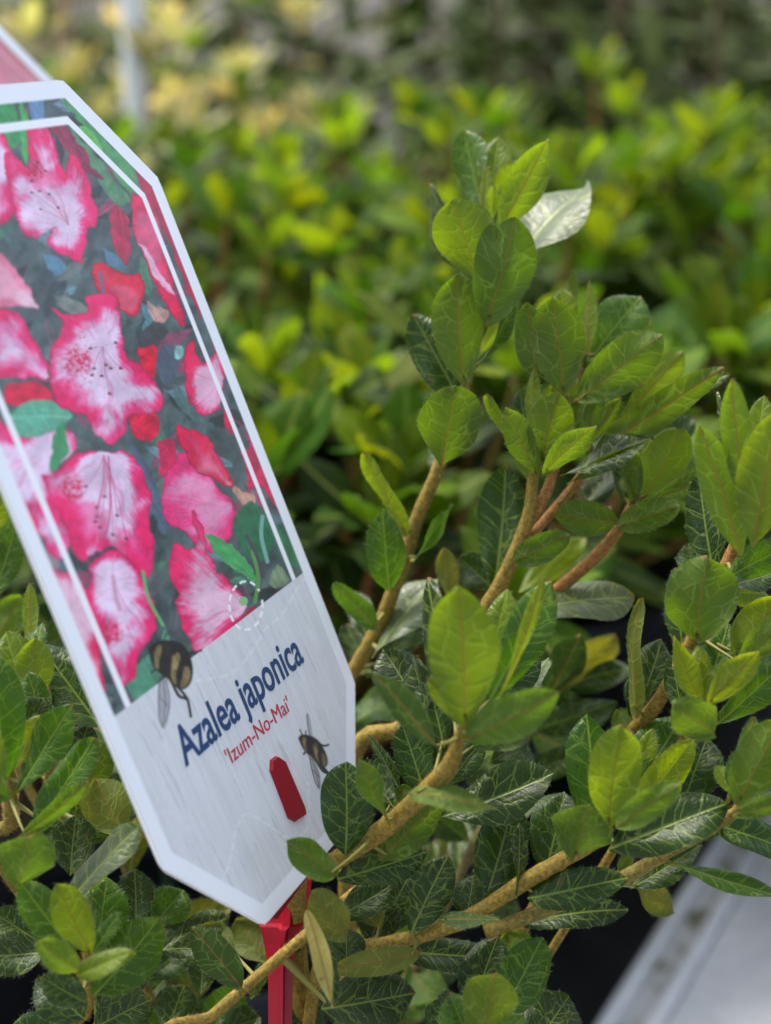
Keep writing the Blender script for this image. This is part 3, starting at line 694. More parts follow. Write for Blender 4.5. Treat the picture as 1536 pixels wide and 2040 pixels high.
# hidden inner leaves that close the shade below the shoots
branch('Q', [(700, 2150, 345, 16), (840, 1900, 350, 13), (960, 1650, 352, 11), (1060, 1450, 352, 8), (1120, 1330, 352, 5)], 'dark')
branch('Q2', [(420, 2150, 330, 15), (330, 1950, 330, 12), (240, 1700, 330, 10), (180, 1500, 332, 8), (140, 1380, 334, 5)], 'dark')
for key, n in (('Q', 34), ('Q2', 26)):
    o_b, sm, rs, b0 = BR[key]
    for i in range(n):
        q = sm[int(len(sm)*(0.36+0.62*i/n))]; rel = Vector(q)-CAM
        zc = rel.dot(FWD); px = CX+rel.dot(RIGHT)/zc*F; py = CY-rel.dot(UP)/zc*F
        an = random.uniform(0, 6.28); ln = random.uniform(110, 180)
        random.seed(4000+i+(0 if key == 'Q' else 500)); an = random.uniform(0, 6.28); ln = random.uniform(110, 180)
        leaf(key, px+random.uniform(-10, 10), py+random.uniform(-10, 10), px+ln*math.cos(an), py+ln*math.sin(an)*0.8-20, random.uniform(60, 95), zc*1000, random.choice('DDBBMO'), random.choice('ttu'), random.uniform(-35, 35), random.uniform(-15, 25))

# ================================================================== PLANT LABEL
LSCALE = 0.32/0.33
vp1 = np.array([2100.-CX, 0.-CY, F]); d1 = vp1/np.linalg.norm(vp1)
d2 = np.array([7100.-CX, 17700.-CY, F]); d2 -= d1*(d1@d2); d2 /= np.linalg.norm(d2)
ray = lambda x, y: np.array([(x-CX)/F, (y-CY)/F, 1.0])
LP0 = ray(705, 1360)*0.32; LN = np.cross(d1, d2)
def px2uv(x, y):             # photo pixel -> label millimetres (u across from the right edge, v down from the shoulder)
    r = ray(x, y); p = r*(LN@LP0)/(LN@r)-LP0
    return np.array([p@d1, p@d2])*1000
def uv2px(U, V):
    p = LP0[None]+(U[:, None]*d1[None]+V[:, None]*d2[None])/1000.0
    return p[:, 0]/p[:, 2]*F+CX, p[:, 1]/p[:, 2]*F+CY
def cam2w(v): return RIGHT*float(v[0])-UP*float(v[1])+FWD*float(v[2])
ORG = CAM+cam2w(LP0); D1 = cam2w(d1); D2 = cam2w(d2); NV = D1.cross(D2)
if NV.dot(CAM-ORG) < 0: NV = -NV
LW = 79.2; CH_U, CH_V = 19.3, 21.6; VT, VB = -135.2, 22.8     # outline in mm
OCT = np.array([(-LW+CH_U, VT), (-CH_U, VT), (0, VT+CH_V), (0, 0), (-CH_U, VB), (-LW+CH_U, VB), (-LW, 0), (-LW, VT+CH_V)])
def poly_sd(px_, py_, poly):          # signed distance, positive inside
    poly = np.asarray(poly, float); n = len(poly)
    d = np.full(px_.shape, 1e9); ins = np.zeros(px_.shape, bool)
    for i in range(n):
        a = poly[i]; b = poly[(i+1) % n]; e = b-a; wx = px_-a[0]; wy = py_-a[1]
        t = np.clip((wx*e[0]+wy*e[1])/(e@e+1e-12), 0, 1)
        d = np.minimum(d, np.hypot(wx-t*e[0], wy-t*e[1]))
        c = ((a[1] <= py_) & (b[1] > py_)) | ((b[1] <= py_) & (a[1] > py_))
        if e[1] != 0: ins ^= c & (px_ < a[0]+(py_-a[1])/e[1]*e[0])
    return np.where(ins, d, -d)
def lattice(x, y, seed):
    xi = np.floor(x).astype(np.int64); yi = np.floor(y).astype(np.int64); fx = x-xi; fy = y-yi
    fx = fx*fx*(3-2*fx); fy = fy*fy*(3-2*fy)
    def h(a, b):
        k = (a*374761393+b*668265263+seed*1442695041) & 0x7fffffff; k = ((k ^ (k >> 13))*1274126177) & 0x7fffffff
        return ((k ^ (k >> 16)) & 0xffff)/65535.0
    return (h(xi, yi)*(1-fx)+h(xi+1, yi)*fx)*(1-fy)+(h(xi, yi+1)*(1-fx)+h(xi+1, yi+1)*fx)*fy
def fbm(x, y, s, seed=0, o=4):
    v = 0; a = 0.5; t = 0
    for k in range(o): v = v+a*lattice(x/s*2**k, y/s*2**k, seed+k*7); t += a; a *= 0.55
    return v/t
def sstep(a, b, x): t = np.clip((x-a)/(b-a), 0, 1); return t*t*(3-2*t)

NU, NVV = 330, 660
STEP_U = LW/NU; uu = np.linspace(-LW, 0, NU+1); vv = np.linspace(VT, VB, NVV+1)
GU, GV = np.meshgrid(uu, vv); GU = GU.ravel(); GV = GV.ravel()
X, Y = uv2px(GU, GV)
dOct = poly_sd(GU, GV, OCT)
INK = np.zeros((len(GU), 3))
wx_ = X+16*(fbm(X, Y, 22, 5)-0.5); wy_ = Y+16*(fbm(X, Y, 22, 9)-0.5)
def over(sel, a, col):
    a = np.clip(a, 0, 1)[:, None]; INK[sel] = INK[sel]*(1-a)+(np.asarray(col, float)/255.0 if np.ndim(col) == 1 else col)*a
def bbox(pts, pad):
    p = np.asarray(pts, float); lo = p.min(0)-pad; hi = p.max(0)+pad
    return np.nonzero((X > lo[0]) & (X < hi[0]) & (Y > lo[1]) & (Y < hi[1]))[0]
def shape(pts, col, soft=2.0, var=0.25, alpha=1.0, streak=None, seed=1, warp=True):
    pts = catmull(list(pts)+[pts[0]], 3)[:-1]
    s = bbox(pts, 8)
    if not len(s): return
    d = poly_sd(wx_[s] if warp else X[s], wy_[s] if warp else Y[s], pts)
    n = fbm(X[s], Y[s], 14, seed); c = np.asarray(col, float)/255.0
    if streak is not None:
        an = math.atan2(streak[1], streak[0]); q = -X[s]*math.sin(an)+Y[s]*math.cos(an); n = 0.5*n+0.5*fbm(q*3, (X[s]*math.cos(an)+Y[s]*math.sin(an))*0.3, 10, seed+3)
    colr = c[None]*(1+var*2*(n-0.5))[:, None]
    over(s, sstep(-soft, soft, d)*alpha, np.clip(colr, 0, 1))
def flower(pts, throat, edge=16, pink=(226, 30, 100), pale=(232, 206, 232), soft=1.8, seed=1, red=None, palef=1.0):
    pts = catmull(list(pts)+[pts[0]], 4)[:-1]
    s = bbox(pts, 10)
    if not len(s): return
    d = poly_sd(wx_[s], wy_[s], pts); n = fbm(X[s], Y[s], 20, seed)
    ang = np.arctan2(Y[s]-throat[1], X[s]-throat[0]); rr = np.hypot(X[s]-throat[0], Y[s]-throat[1])
    st = fbm(ang*26, rr*0.03, 1.0, seed+11, 3)
    tt_ = rr/(rr+np.maximum(d, 0)+1e-6); big = fbm(X[s], Y[s], 46, seed+17, 2)
    f = 1-sstep(0.60, 0.97, tt_+(n-0.5)*0.30+(big-0.5)*0.55+(st-0.5)*0.22-0.004*(edge-16))
    f = np.maximum(f, 0.55*sstep(edge*0.9, edge*2.6, d+(n-0.5)*edge))*palef
    c = np.asarray(pink, float)[None]/255*(0.86+0.34*n)[:, None]*(1-f)[:, None]+np.asarray(pale, float)[None]/255*(0.93+0.12*st)[:, None]*f[:, None]
    vein = sstep(0.60, 0.78, st)*f*0.45*sstep(4, 40, rr)
    c = c*(1-vein[:, None])+np.array([214, 120, 168])[None]/255*vein[:, None]
    lobes = sstep(0.955, 0.99, np.cos(5*ang+seed+0.25*np.sin(rr*0.09)))*(0.25+0.75*f)*0.42*sstep(8, 30, rr)
    c = c*(1-lobes[:, None])+np.array([214, 110, 160])[None]/255*lobes[:, None]
    if red is not None:
        rx, ry, rad = red; q = sstep(rad, rad*0.2, np.hypot(X[s]-rx, Y[s]-ry))*(0.25+1.1*sstep(0.42, 0.62, fbm(X[s], Y[s], 5, seed+5)))
        q = np.clip(q, 0, 0.85); c = c*(1-q[:, None])+np.array([206, 22, 70])[None]/255*q[:, None]
    rim = sstep(5, 0, d)*0.16; c = c*(1-rim[:, None]); c = c*(0.86+0.28*fbm(X[s]+0.6*Y[s], Y[s]-0.4*X[s], 34, seed+23, 3))[:, None]
    over(s, sstep(-soft, soft, d), np.clip(c, 0, 1))
def stroke(pts, w, col, alpha=1.0, soft=1.0, dash=None):
    pts = np.asarray(pts, float); pts = catmull(pts, 8) if len(pts) > 2 else pts
    s = bbox(pts, w+4)
    if not len(s): return
    d = np.full(len(s), 1e9); al = np.zeros(len(s)); L = 0
    for a, b in zip(pts[:-1], pts[1:]):
        e = b-a; le = np.hypot(*e)
        if le < 1e-9: continue
        t = np.clip(((X[s]-a[0])*e[0]+(Y[s]-a[1])*e[1])/(le*le), 0, 1)
        q = np.hypot(X[s]-a[0]-t*e[0], Y[s]-a[1]-t*e[1]); m = q < d; d = np.where(m, q, d); al = np.where(m, L+t*le, al); L += le
    a = sstep(w/2+soft, w/2-soft, d)
    if dash: a = a*((al % (dash[0]+dash[1])) < dash[0])
    over(s, a*alpha, col)
def dot(x, y, r, col, alpha=1.0, ry=None, ang=0, soft=1.5):
    ry = ry or r; s = bbox([(x-r-ry, y-r-ry), (x+r+ry, y+r+ry)], 3)
    if not len(s): return
    ca, sa = math.cos(ang), math.sin(ang); dx = X[s]-x; dy = Y[s]-y
    q = np.hypot((dx*ca+dy*sa)/r, (-dx*sa+dy*ca)/ry); over(s, sstep(1+soft/r, 1-soft/r, q)*alpha, col)

# -- the printed photograph: dim foliage first
n1 = fbm(X, Y, 70, 21); n2 = fbm(X*0.9+Y*0.5, Y*0.6-X*0.5, 22, 33)
bgc = np.array([62, 70, 78])[None]*(1-n1)[:, None]+np.array([92, 116, 112])[None]*n1[:, None]
INK[:] = np.clip(bgc*(0.62+0.75*n2)[:, None]/255, 0, 1)
rs_ = random.Random(4)
for k in range(330):
    cx_, cy_ = rs_.uniform(-40, 600), rs_.uniform(180, 1420); an = rs_.uniform(0, 3.14); l = rs_.uniform(14, 52)
    c = rs_.choice([(74, 108, 104), (112, 146, 160), (58, 84, 78), (76, 134, 100), (96, 88, 96), (150, 70, 100), (46, 54, 62), (40, 48, 54), (34, 42, 46), (120, 130, 122)])
    e = np.array([math.cos(an), math.sin(an)]); p = np.array([-e[1], e[0]]); q = np.array([cx_, cy_])
    shape([q-e*l, q-e*l*.3+p*l*.3, q+e*l*.4+p*l*.28, q+e*l, q+e*l*.4-p*l*.28, q-e*l*.3-p*l*.3], c, 3.5, 0.45, rs_.uniform(.35, .95), (e[0], e[1]), k)
for pts, c in [([(-20, 180), (15, 195), (40, 270), (20, 300), (-20, 270)], (56, 150, 84)), ([(35, 190), (60, 250), (50, 330), (38, 280)], (70, 176, 84)), ([(110, 190), (140, 195), (200, 270), (265, 340), (268, 395), (225, 350), (180, 270)], (78, 150, 88)),
               ([(120, 230), (180, 300), (232, 370), (262, 402), (215, 400), (165, 310)], (82, 138, 98)), ([(150, 250), (178, 260), (215, 330), (190, 300)], (96, 190, 84)), ([(52, 190), (80, 190), (90, 240), (62, 236)], (98, 140, 178)),
               ([(80, 510), (108, 513), (128, 536), (110, 546), (88, 536)], (88, 134, 160)), ([(198, 492), (230, 510), (248, 536), (215, 526)], (84, 122, 150)), ([(280, 608), (297, 620), (300, 662), (285, 672)], (90, 136, 148)),
               ([(304, 712), (330, 690), (356, 715), (342, 762), (316, 757)], (78, 90, 108)), ([(340, 765), (370, 790), (408, 836), (380, 838), (352, 806)], (82, 112, 110)), ([(300, 640), (330, 660), (300, 700), (275, 680)], (70, 70, 74)),
               ([(290, 600), (330, 620), (325, 645), (300, 640)], (196, 150, 140)), ([(345, 690), (358, 690), (358, 715), (342, 712)], (140, 190, 190)), ([(255, 880), (290, 930), (330, 1040), (320, 1060), (275, 960)], (82, 100, 120)),
               ([(520, 1010), (560, 1060), (600, 1130), (560, 1110)], (60, 120, 84)), ([(455, 970), (500, 985), (505, 1010), (480, 1005)], (198, 150, 130)), ([(460, 1040), (500, 1000), (540, 1060), (520, 1120), (480, 1100)], (44, 110, 76)),
               ([(535, 1160), (545, 1130), (568, 1140), (572, 1160), (550, 1175)], (130, 150, 118)), ([(240, 1340), (300, 1300), (330, 1250), (330, 1330), (270, 1400)], (84, 150, 120)), ([(0, 1090), (100, 1100), (110, 1150), (60, 1150)], (150, 138, 140))]:
    shape(pts, c, 2.5, 0.3, 0.95, (0.5, 1), 3)
# left-edge and background flowers
flower([(-40, 245), (0, 262), (18, 300), (26, 350), (22, 425), (0, 452), (-40, 430)], (0, 330), 12, seed=41)
flower([(-40, 500), (0, 508), (34, 540), (72, 612), (30, 612), (-40, 604)], (70, 612), 8, (226, 120, 150), (232, 190, 206), seed=42)
flower([(-40, 610), (10, 618), (46, 640), (94, 752), (40, 752), (-40, 745)], (92, 750), 14, seed=43)
shape([(8, 772), (55, 762), (95, 775), (100, 812), (40, 812), (5, 800)], (214, 26, 68), 2, .25, 1, None, 44)
flower([(-30, 800), (30, 862), (120, 850), (150, 892), (104, 944), (112, 1010), (135, 1090), (110, 1120), (70, 1060), (20, 980), (-30, 900)], (90, 900), 30, (226, 44, 110), seed=45)
flower([(90, 1130), (150, 1148), (176, 1200), (206, 1366), (180, 1390), (130, 1270)], (140, 1220), 22, (216, 30, 86), (232, 190, 210), seed=46)
shape([(88, 246), (112, 243), (168, 300), (178, 335), (206, 360), (170, 346), (128, 300)], (140, 44, 76), 2, .5, 1, (0.8, 1), 47)
flower([(262, 384), (286, 394), (302, 420), (322, 480), (346, 572), (366, 645), (345, 640), (305, 566), (275, 492), (257, 430)], (300, 480), 14, (214, 28, 78), (236, 190, 214), seed=48, palef=.35)
shape([(276, 486), (292, 500), (318, 545), (344, 580), (346, 590), (322, 572), (298, 540)], (236, 200, 222), 3, .2, .85, (.6, 1), 77)
shape([(262, 335), (300, 375), (330, 440), (375, 560), (398, 632), (380, 600), (340, 500), (300, 420)], (190, 28, 66), 2, .3, .9, (0.4, 1), 49)
shape([(215, 430), (226, 408), (246, 424), (260, 472), (250, 527), (239, 515), (224, 490)], (172, 36, 74), 2, .4, 1, (0.2, 1), 50)
flower([(180, 532), (205, 524), (245, 550), (276, 548), (287, 582), (271, 626), (250, 630), (225, 602), (190, 572)], (240, 610), 14, (214, 24, 62), (240, 150, 170), seed=51, palef=.45)
stroke([(196, 545), (200, 560), (203, 585)], 7, (96, 110, 134), .9)
# right-hand flowers
flower([(362, 702), (374, 678), (388, 690), (397, 722), (432, 700), (446, 740), (438, 800), (415, 829), (390, 821), (370, 790), (364, 745)], (432, 760), 15, (216, 28, 84), (232, 176, 204), seed=52)
shape([(438, 812), (452, 812), (466, 862), (450, 858)], (206, 26, 76)); shape([(478, 898), (500, 892), (520, 905), (534, 960), (556, 1022), (540, 1004), (512, 965), (495, 975)], (206, 26, 76), 2, .35)
shape([(462, 830), (480, 850), (500, 900), (515, 940), (540, 1000), (552, 1020), (530, 950), (500, 880)], (196, 34, 92), 2, .35)
shape([(314, 876), (345, 880), (350, 912), (336, 944), (315, 942)], (206, 36, 84), 2, .3)
flower([(325, 962), (345, 918), (370, 905), (402, 938), (440, 985), (466, 1010), (452, 1080), (405, 1100), (370, 1064), (335, 1042), (319, 1002)], (466, 1012), 22, (224, 44, 116), (234, 180, 208), seed=53, palef=.75)
flower([(350, 846), (390, 858), (422, 892), (456, 958), (456, 974), (415, 952), (385, 936), (356, 882)], (452, 968), 13, (210, 26, 74), (236, 170, 186), seed=54, palef=.6)
flower([(336, 1098), (350, 1082), (374, 1098), (392, 1084), (378, 1020), (402, 1052), (416, 1115), (456, 1160), (492, 1206), (450, 1262), (415, 1297), (385, 1302), (370, 1270), (345, 1202), (350, 1180), (335, 1140)], (490, 1206), 20, (222, 34, 98), (234, 190, 214), seed=55)
shape([(404, 1062), (430, 1070), (482, 1110), (508, 1156), (470, 1142), (430, 1106)], (72, 160, 92), 1.5, .3, 1, (1, .9), 56)
stroke([(500, 1100), (512, 1150), (505, 1200)], 8, (92, 148, 80)); stroke([(520, 1030), (518, 1070), (530, 1120)], 8, (120, 170, 160)); stroke([(488, 1068), (510, 1110), (520, 1150)], 7, (78, 70, 84))
dot(482, 1198, 9, (140, 190, 130)); shape([(470, 1240), (505, 1205), (500, 1232), (472, 1262)], (190, 24, 66))
# the four open flowers
F1 = [(47, 246), (75, 238), (97, 265), (126, 345), (133, 310), (160, 325), (190, 415), (187, 450), (172, 456), (161, 520), (152, 527), (90, 486), (102, 460), (50, 473), (22, 415), (20, 385), (4, 312), (20, 305), (54, 332)]
flower(F1, (132, 448), 15, seed=61, red=(66, 345, 26))
for q in [(60, 362), (72, 325), (88, 342), (60, 385), (76, 382), (95, 388), (113, 415), (78, 418)]:
    stroke([(134, 450), ((134+q[0])/2+8, (450+q[1])/2), q], 1.6, (196, 120, 140), .6); dot(q[0], q[1], 3.2, (78, 36, 58), .9, 2)
F4 = [(102, 612), (130, 628), (170, 625), (164, 592), (190, 584), (215, 585), (230, 604), (236, 645), (248, 710), (275, 725), (300, 750), (321, 810), (285, 824), (256, 830), (246, 860), (220, 886), (185, 866), (168, 830), (140, 822), (107, 800), (94, 740), (97, 695), (121, 660)]
shape([(268, 694), (300, 688), (312, 720), (304, 752), (280, 740)], (212, 24, 58), 2, .3); shape([(254, 828), (300, 818), (312, 842), (306, 872), (270, 874)], (214, 24, 66), 2, .3)
flower(F4, (202, 690), 21, seed=62, red=(150, 722, 40))
for q in [(177, 695), (184, 735), (200, 750), (208, 728), (218, 735), (238, 735), (228, 684), (215, 785), (180, 748)]:
    stroke([(202, 692), ((202+q[0])/2-3, (692+q[1])/2), q], 1.6, (190, 120, 160), .7); dot(q[0], q[1], 4, (92, 40, 60), .9, 2.6)
for k in range(70): dot(rs_.gauss(152, 16), rs_.gauss(715, 30), rs_.uniform(.9, 1.9), (196, 60, 80), .7)
F5 = [(82, 945), (105, 942), (145, 910), (185, 900), (220, 906), (246, 895), (280, 940), (300, 996), (295, 1036), (306, 1100), (300, 1140), (285, 1148), (240, 1115), (215, 1090), (165, 1116), (135, 1080), (117, 1030), (97, 1000), (85, 965)]
flower(F5, (205, 905), 24, seed=63, red=(140, 975, 36))
for q in [(190, 1012), (205, 990), (190, 1030), (187, 1040), (196, 1052), (230, 1028), (222, 1066), (248, 1074), (168, 970)]:
    stroke([(204, 908), ((204+q[0])/2+5, (908+q[1])/2), q], 2.2, (205, 110, 150), .75); dot(q[0], q[1], 4, (110, 50, 84), .9, 2.8)
stroke([(213, 910), (217, 990), (212, 1050), (200, 1078)], 3, (196, 60, 110), .9)
F6 = [(170, 1130), (190, 1110), (215, 1098), (250, 1108), (285, 1160), (305, 1210), (308, 1250), (290, 1282), (270, 1310), (262, 1350), (236, 1372), (215, 1330), (195, 1290), (180, 1240), (168, 1185), (178, 1152)]
flower(F6, (220, 1160), 20, seed=64, red=(215, 1262, 34))
stroke([(222, 1150), (228, 1190), (236, 1215)], 8, (176, 90, 120), .5, 4)
shape([(10, 836), (30, 812), (62, 797), (105, 804), (140, 830), (120, 846), (70, 872), (25, 862)], (92, 172, 142), 1.5, .22, 1, (1, .1), 71)
stroke([(12, 836), (70, 830), (138, 832)], 3, (140, 204, 176), .7); stroke([(70, 830), (60, 806)], 2, (140, 204, 176), .6); stroke([(95, 830), (88, 806)], 2, (140, 204, 176), .6); stroke([(50, 832), (70, 862)], 2, (140, 204, 176), .6); stroke([(80, 832), (96, 856)], 2, (140, 204, 176), .6)
shape([(108, 850), (124, 846), (132, 890), (112, 936), (98, 934), (102, 890)], (66, 150, 100), 1.5, .25, 1, (0, 1), 72)
stroke([(282, 1140), (292, 1190), (318, 1240), (322, 1246)], 7, (110, 180, 110), .9)
# grey haze of the gloss mixed into the ink, then grain of the paper
INK[:] = INK*1.02+0.02
INK *= (0.97+0.06*rng.random(len(X)))[:, None]
# -- lower panel: pale limed wood
g1 = px2uv(225, 1430); g2 = px2uv(608, 1137); VPH = (g1[1]+g2[1])/2
wood = GV > VPH
gr = fbm(GU*0.9-0.06*GV, GV*0.05, 1.0, 81, 3); gr2 = fbm(GU*1.7-0.14*GV, GV*0.10, 1.0, 87, 2)
wc = np.array([224, 227, 232])[None]*(0.945+0.06*gr+0.07*(gr2-0.5))[:, None]/255
crack = sstep(0.70, 0.80, gr2)*0.10; wc = wc*(1-crack[:, None])
INK[wood] = np.clip(wc[wood], 0, 1)
Wt = (244, 246, 250)
stroke([(612, 1146), (585, 1180), (560, 1225), (525, 1255), (490, 1312), (450, 1345), (388, 1357)], 4.5, Wt, .45, 1.6, (17, 9))
circ = [(487+33*math.cos(t), 1207+48*math.sin(t)) for t in np.linspace(-0.2, 5.6, 24)]
stroke(circ, 5, (255, 255, 255), .95, 1.2, (13, 8))
stroke([(300, 1628), (325, 1618), (350, 1628), (385, 1660)], 4, Wt, .35, 1.6, (17, 9)); stroke([(436, 1764), (455, 1715), (468, 1650), (490, 1622), (540, 1650), (582, 1672), (612, 1640), (610, 1560)], 4.5, Wt, .45, 1.6, (17, 7))
def bee(M, s):
    def q(x, y): return (M[0]+(x-335)*s[0]+(y-1335)*s[2], M[1]+(x-335)*s[3]+(y-1335)*s[1])
    def S(pts, c, a=1, soft=1.5): shape([q(*p) for p in pts], c, soft, .5, a, (.5, 1), 5, False)
    S([(314, 1345), (326, 1350), (336, 1400), (330, 1440), (321, 1452), (313, 1420), (311, 1380)], (120, 118, 124), .45)
    stroke([q(316, 1350), q(313, 1390), q(314, 1430), q(321, 1450)], 1.6, (60, 58, 62), .8); stroke([q(322, 1350), q(326, 1400), q(322, 1446)], 1.2, (60, 58, 62), .8); stroke([q(328, 1352), q(335, 1400), q(326, 1440)], 1.3, (60, 58, 62), .7); stroke([q(316, 1390), q(332, 1410)], 1, (60, 58, 62), .7)
    S([(334, 1285), (338, 1240), (346, 1204), (354, 1210), (352, 1250), (345, 1288)], (110, 106, 116), .4)
    stroke([q(336, 1284), q(341, 1240), q(349, 1206)], 1.4, (60, 58, 62), .7)
    stroke([q(345, 1362), q(368, 1390), q(374, 1410), q(377, 1428)], 5, (42, 40, 44), .95); stroke([q(338, 1355), q(352, 1385), q(366, 1392)], 6, (46, 44, 46), .9); stroke([q(366, 1300), q(384, 1302), q(398, 1296)], 4, (48, 40, 46), .9); stroke([q(305, 1335), q(298, 1342)], 4, (48, 44, 46), .9)
    stroke([q(312, 1282), q(306, 1262)], 2.2, (48, 42, 46), .9); stroke([q(322, 1280), q(328, 1262)], 2.2, (48, 42, 46), .9)
    S([(293, 1292), (306, 1280), (330, 1276), (356, 1282), (372, 1300), (381, 1332), (377, 1360), (362, 1374), (345, 1366), (330, 1352), (308, 1336), (297, 1316)], (44, 41, 44), 1, 2.5)
    S([(304, 1300), (312, 1286), (320, 1290), (314, 1318), (312, 1334), (305, 1326)], (150, 132, 88), .9, 3)
    S([(340, 1308), (352, 1300), (356, 1312), (348, 1340), (348, 1364), (338, 1350)], (160, 142, 94), .9, 3)
    S([(364, 1330), (374, 1330), (376, 1352), (366, 1368), (356, 1368)], (150, 130, 86), .85, 3)
    for k in range(160):
        t = rs_.uniform(0, 6.28); c0 = q(337+40*math.cos(t)*rs_.uniform(.3, 1), 1325+42*math.sin(t)*rs_.uniform(.3, 1)); a_ = rs_.uniform(0, 6.28)
        stroke([c0, (c0[0]+5*s[0]*math.cos(a_), c0[1]+5*s[0]*math.sin(a_))], 1.1, rs_.choice([(40, 38, 40), (96, 84, 60), (30, 28, 30)]), .35)
bee((335, 1335), (1, 1, 0, 0))
bee((622, 1502), (0.56, 0.62, 0.16, 0.10))
# -- white rule and border by distance to the edge
rule = (dOct > 7.0) & (dOct < 8.7) & ~wood
al = sstep(6.85, 7.1, dOct)*sstep(8.75, 8.5, dOct)*(~wood); INK[:] = INK*(1-al[:, None])+np.array([.97, .98, 1.0])[None]*al[:, None]
al = sstep(3.75, 3.45, dOct); INK[:] = INK*(1-al[:, None])+np.array([.945, .96, .985])[None]*al[:, None]

def card_material():
    n = N('glossy_printed_card'); at = n.add('ShaderNodeAttribute', attribute_name='ink'); 
    tc = n.add('ShaderNodeTexCoord').outputs['Object']; a = n.noise(tc, 35, 2)
    return n.done(n.bsdf(at.outputs['Color'], 0.34, 0.45, n.bump(a, 0.04, 0.003)))
M_CARD = card_material()
M_EDGE = simple('white_card_plastic', (0.80, 0.80, 0.80), 0.45, 0.4, 0.02, 60)
# face mesh in label coordinates (mm -> m), gently bowed
BOW = lambda U, V: 0.00022*((U+LW/2)/(LW/2))**2*1.0
def face_mesh():
    keep = dOct > -1e-6
    vid = np.arange(len(GU)).reshape(NVV+1, NU+1)
    a = vid[:-1, :-1].ravel(); b = vid[:-1, 1:].ravel(); c = vid[1:, 1:].ravel(); d = vid[1:, :-1].ravel()
    cu = (GU[a]+GU[c])/2; cvv = (GV[a]+GV[c])/2
    inside = poly_sd(cu, cvv, OCT) > 0.12
    quads = np.stack([a, d, c, b], 1)[inside]
    used = np.unique(quads); remap = -np.ones(len(GU), int); remap[used] = np.arange(len(used))
    co = np.stack([GU[used]/1000, -GV[used]/1000, np.full(len(used), 0.00036)], 1)
    m = bpy.data.meshes.new('printed_face'); m.from_pydata(co.tolist(), [], remap[quads].tolist()); m.materials.append(M_CARD)
    ca = m.color_attributes.new('ink', 'FLOAT_COLOR', 'POINT')
    ca.data.foreach_set('color', np.concatenate([srgb(np.clip(INK[used], 0, 1)), np.ones((len(used), 1))], 1).astype(np.float32).ravel())
    m.polygons.foreach_set('use_smooth', [True]*len(m.polygons)); m.update(); return m
def card_body():
    # rounded-corner octagon, extruded
    pts = []
    n = len(OCT); rad = 2.0
    for i in range(n):
        p = OCT[i]; a = OCT[i-1]-p; b = OCT[(i+1) % n]-p; a = a/np.linalg.norm(a); b = b/np.linalg.norm(b)
        for t in np.linspace(0, 1, 5): pts.append(((1-t)**2*(p+a*rad)+2*t*(1-t)*p+t*t*(p+b*rad)))
    pts = np.array(pts)/1000; k = len(pts); th = 0.00030
    vs_ = [(x, -y, -th) for x, y in pts]+[(x, -y, th) for x, y in pts]
    fs = [tuple(range(k)), tuple(range(k, 2*k))[::-1]]+[(i, k+i, k+(i+1) % k, (i+1) % k) for i in range(k)]
    return mesh_from('card', vs_, fs, (M_EDGE,), False)
# printed face keeps inside the rounded outline
lab_R = Matrix((D1, -D2, NV)).transposed()
if lab_R.determinant() < 0: lab_R = Matrix((D1, -D2, -NV)).transposed()
def text_mesh(name, body, size, sx, mat, bold=0.0, shear=0.0):
    cu = bpy.data.curves.new(name, 'FONT'); cu.body = body; cu.size = size; cu.offset = bold; cu.extrude = 0.00002; cu.resolution_u = 4; cu.shear = shear
    ob = bpy.data.objects.new(name, cu); COL.objects.link(ob)
    dg = bpy.context.evaluated_depsgraph_get(); m = bpy.data.meshes.new_from_object(ob.evaluated_get(dg))
    bpy.data.objects.remove(ob); m.name = name; m.materials.clear(); m.materials.append(mat)
    m.transform(Matrix.Diagonal((sx, 1, 1, 1))); return m
M_BLUE = simple('blue_print', lin(36, 68, 114), 0.4, 0.4, 0.08, 400)
M_REDINK = simple('red_print', lin(196, 46, 62), 0.4, 0.4, 0.08, 400)
def fit_text(name, body, pL, pR, pT, mat, bold):
    a = px2uv(*pL); b = px2uv(*pR); t = px2uv(*pT)
    wid = np.hypot(*(b-a))/1000; hgt = abs((t-a)[1])/1000
    m = text_mesh(name, body, 1.0, 1.0, mat, 0)
    co = np.array([v.co for v in m.vertices]); w0 = co[:, 0].max()-co[:, 0].min(); bpy.data.meshes.remove(m)
    size = hgt/0.70
    m = text_mesh(name, body, size, 1.0, mat, bold)
    co = np.array([v.co for v in m.vertices]); x0 = co[:, 0].min(); ww = co[:, 0].max()-x0
    m.transform(Matrix.Translation((-x0, 0, 0))); m.transform(Matrix.Diagonal((wid/ww, 1, 1, 1)))
    ang = math.atan2(-(b-a)[1], (b-a)[0]); m.transform(Matrix.Rotation(ang, 4, 'Z'))
    m.transform(Matrix.Translation((a[0]/1000, -a[1]/1000, 0.00046))); return m
M_RED = (lambda n: n.done(n.bsdf((0.27, 0.001, 0.011, 1), 0.36, 0.3, None, **{'Subsurface Weight': 0.0})))(N('red_plastic'))
def prism(name, pts, z0, z1, mat, bev=0.0):
    k = len(pts); pts = np.asarray(pts, float); c = pts.mean(0)
    ins = c+(pts-c)*(1-bev)
    vs_ = [(x, y, z0) for x, y in pts]+[(x, y, z1-(z1-z0)*0.25*(bev > 0)) for x, y in pts]
    fs = [tuple(range(k))[::-1]]+[(i, (i+1) % k, k+(i+1) % k, k+i) for i in range(k)]
    if bev > 0:
        vs_ += [(x, y, z1) for x, y in ins]; fs += [(k+i, k+(i+1) % k, 2*k+(i+1) % k, 2*k+i) for i in range(k)]+[tuple(range(2*k, 3*k))]
    else: fs += [tuple(range(k, 2*k))]
    m = mesh_from(name, vs_, fs, (mat,), False); return m
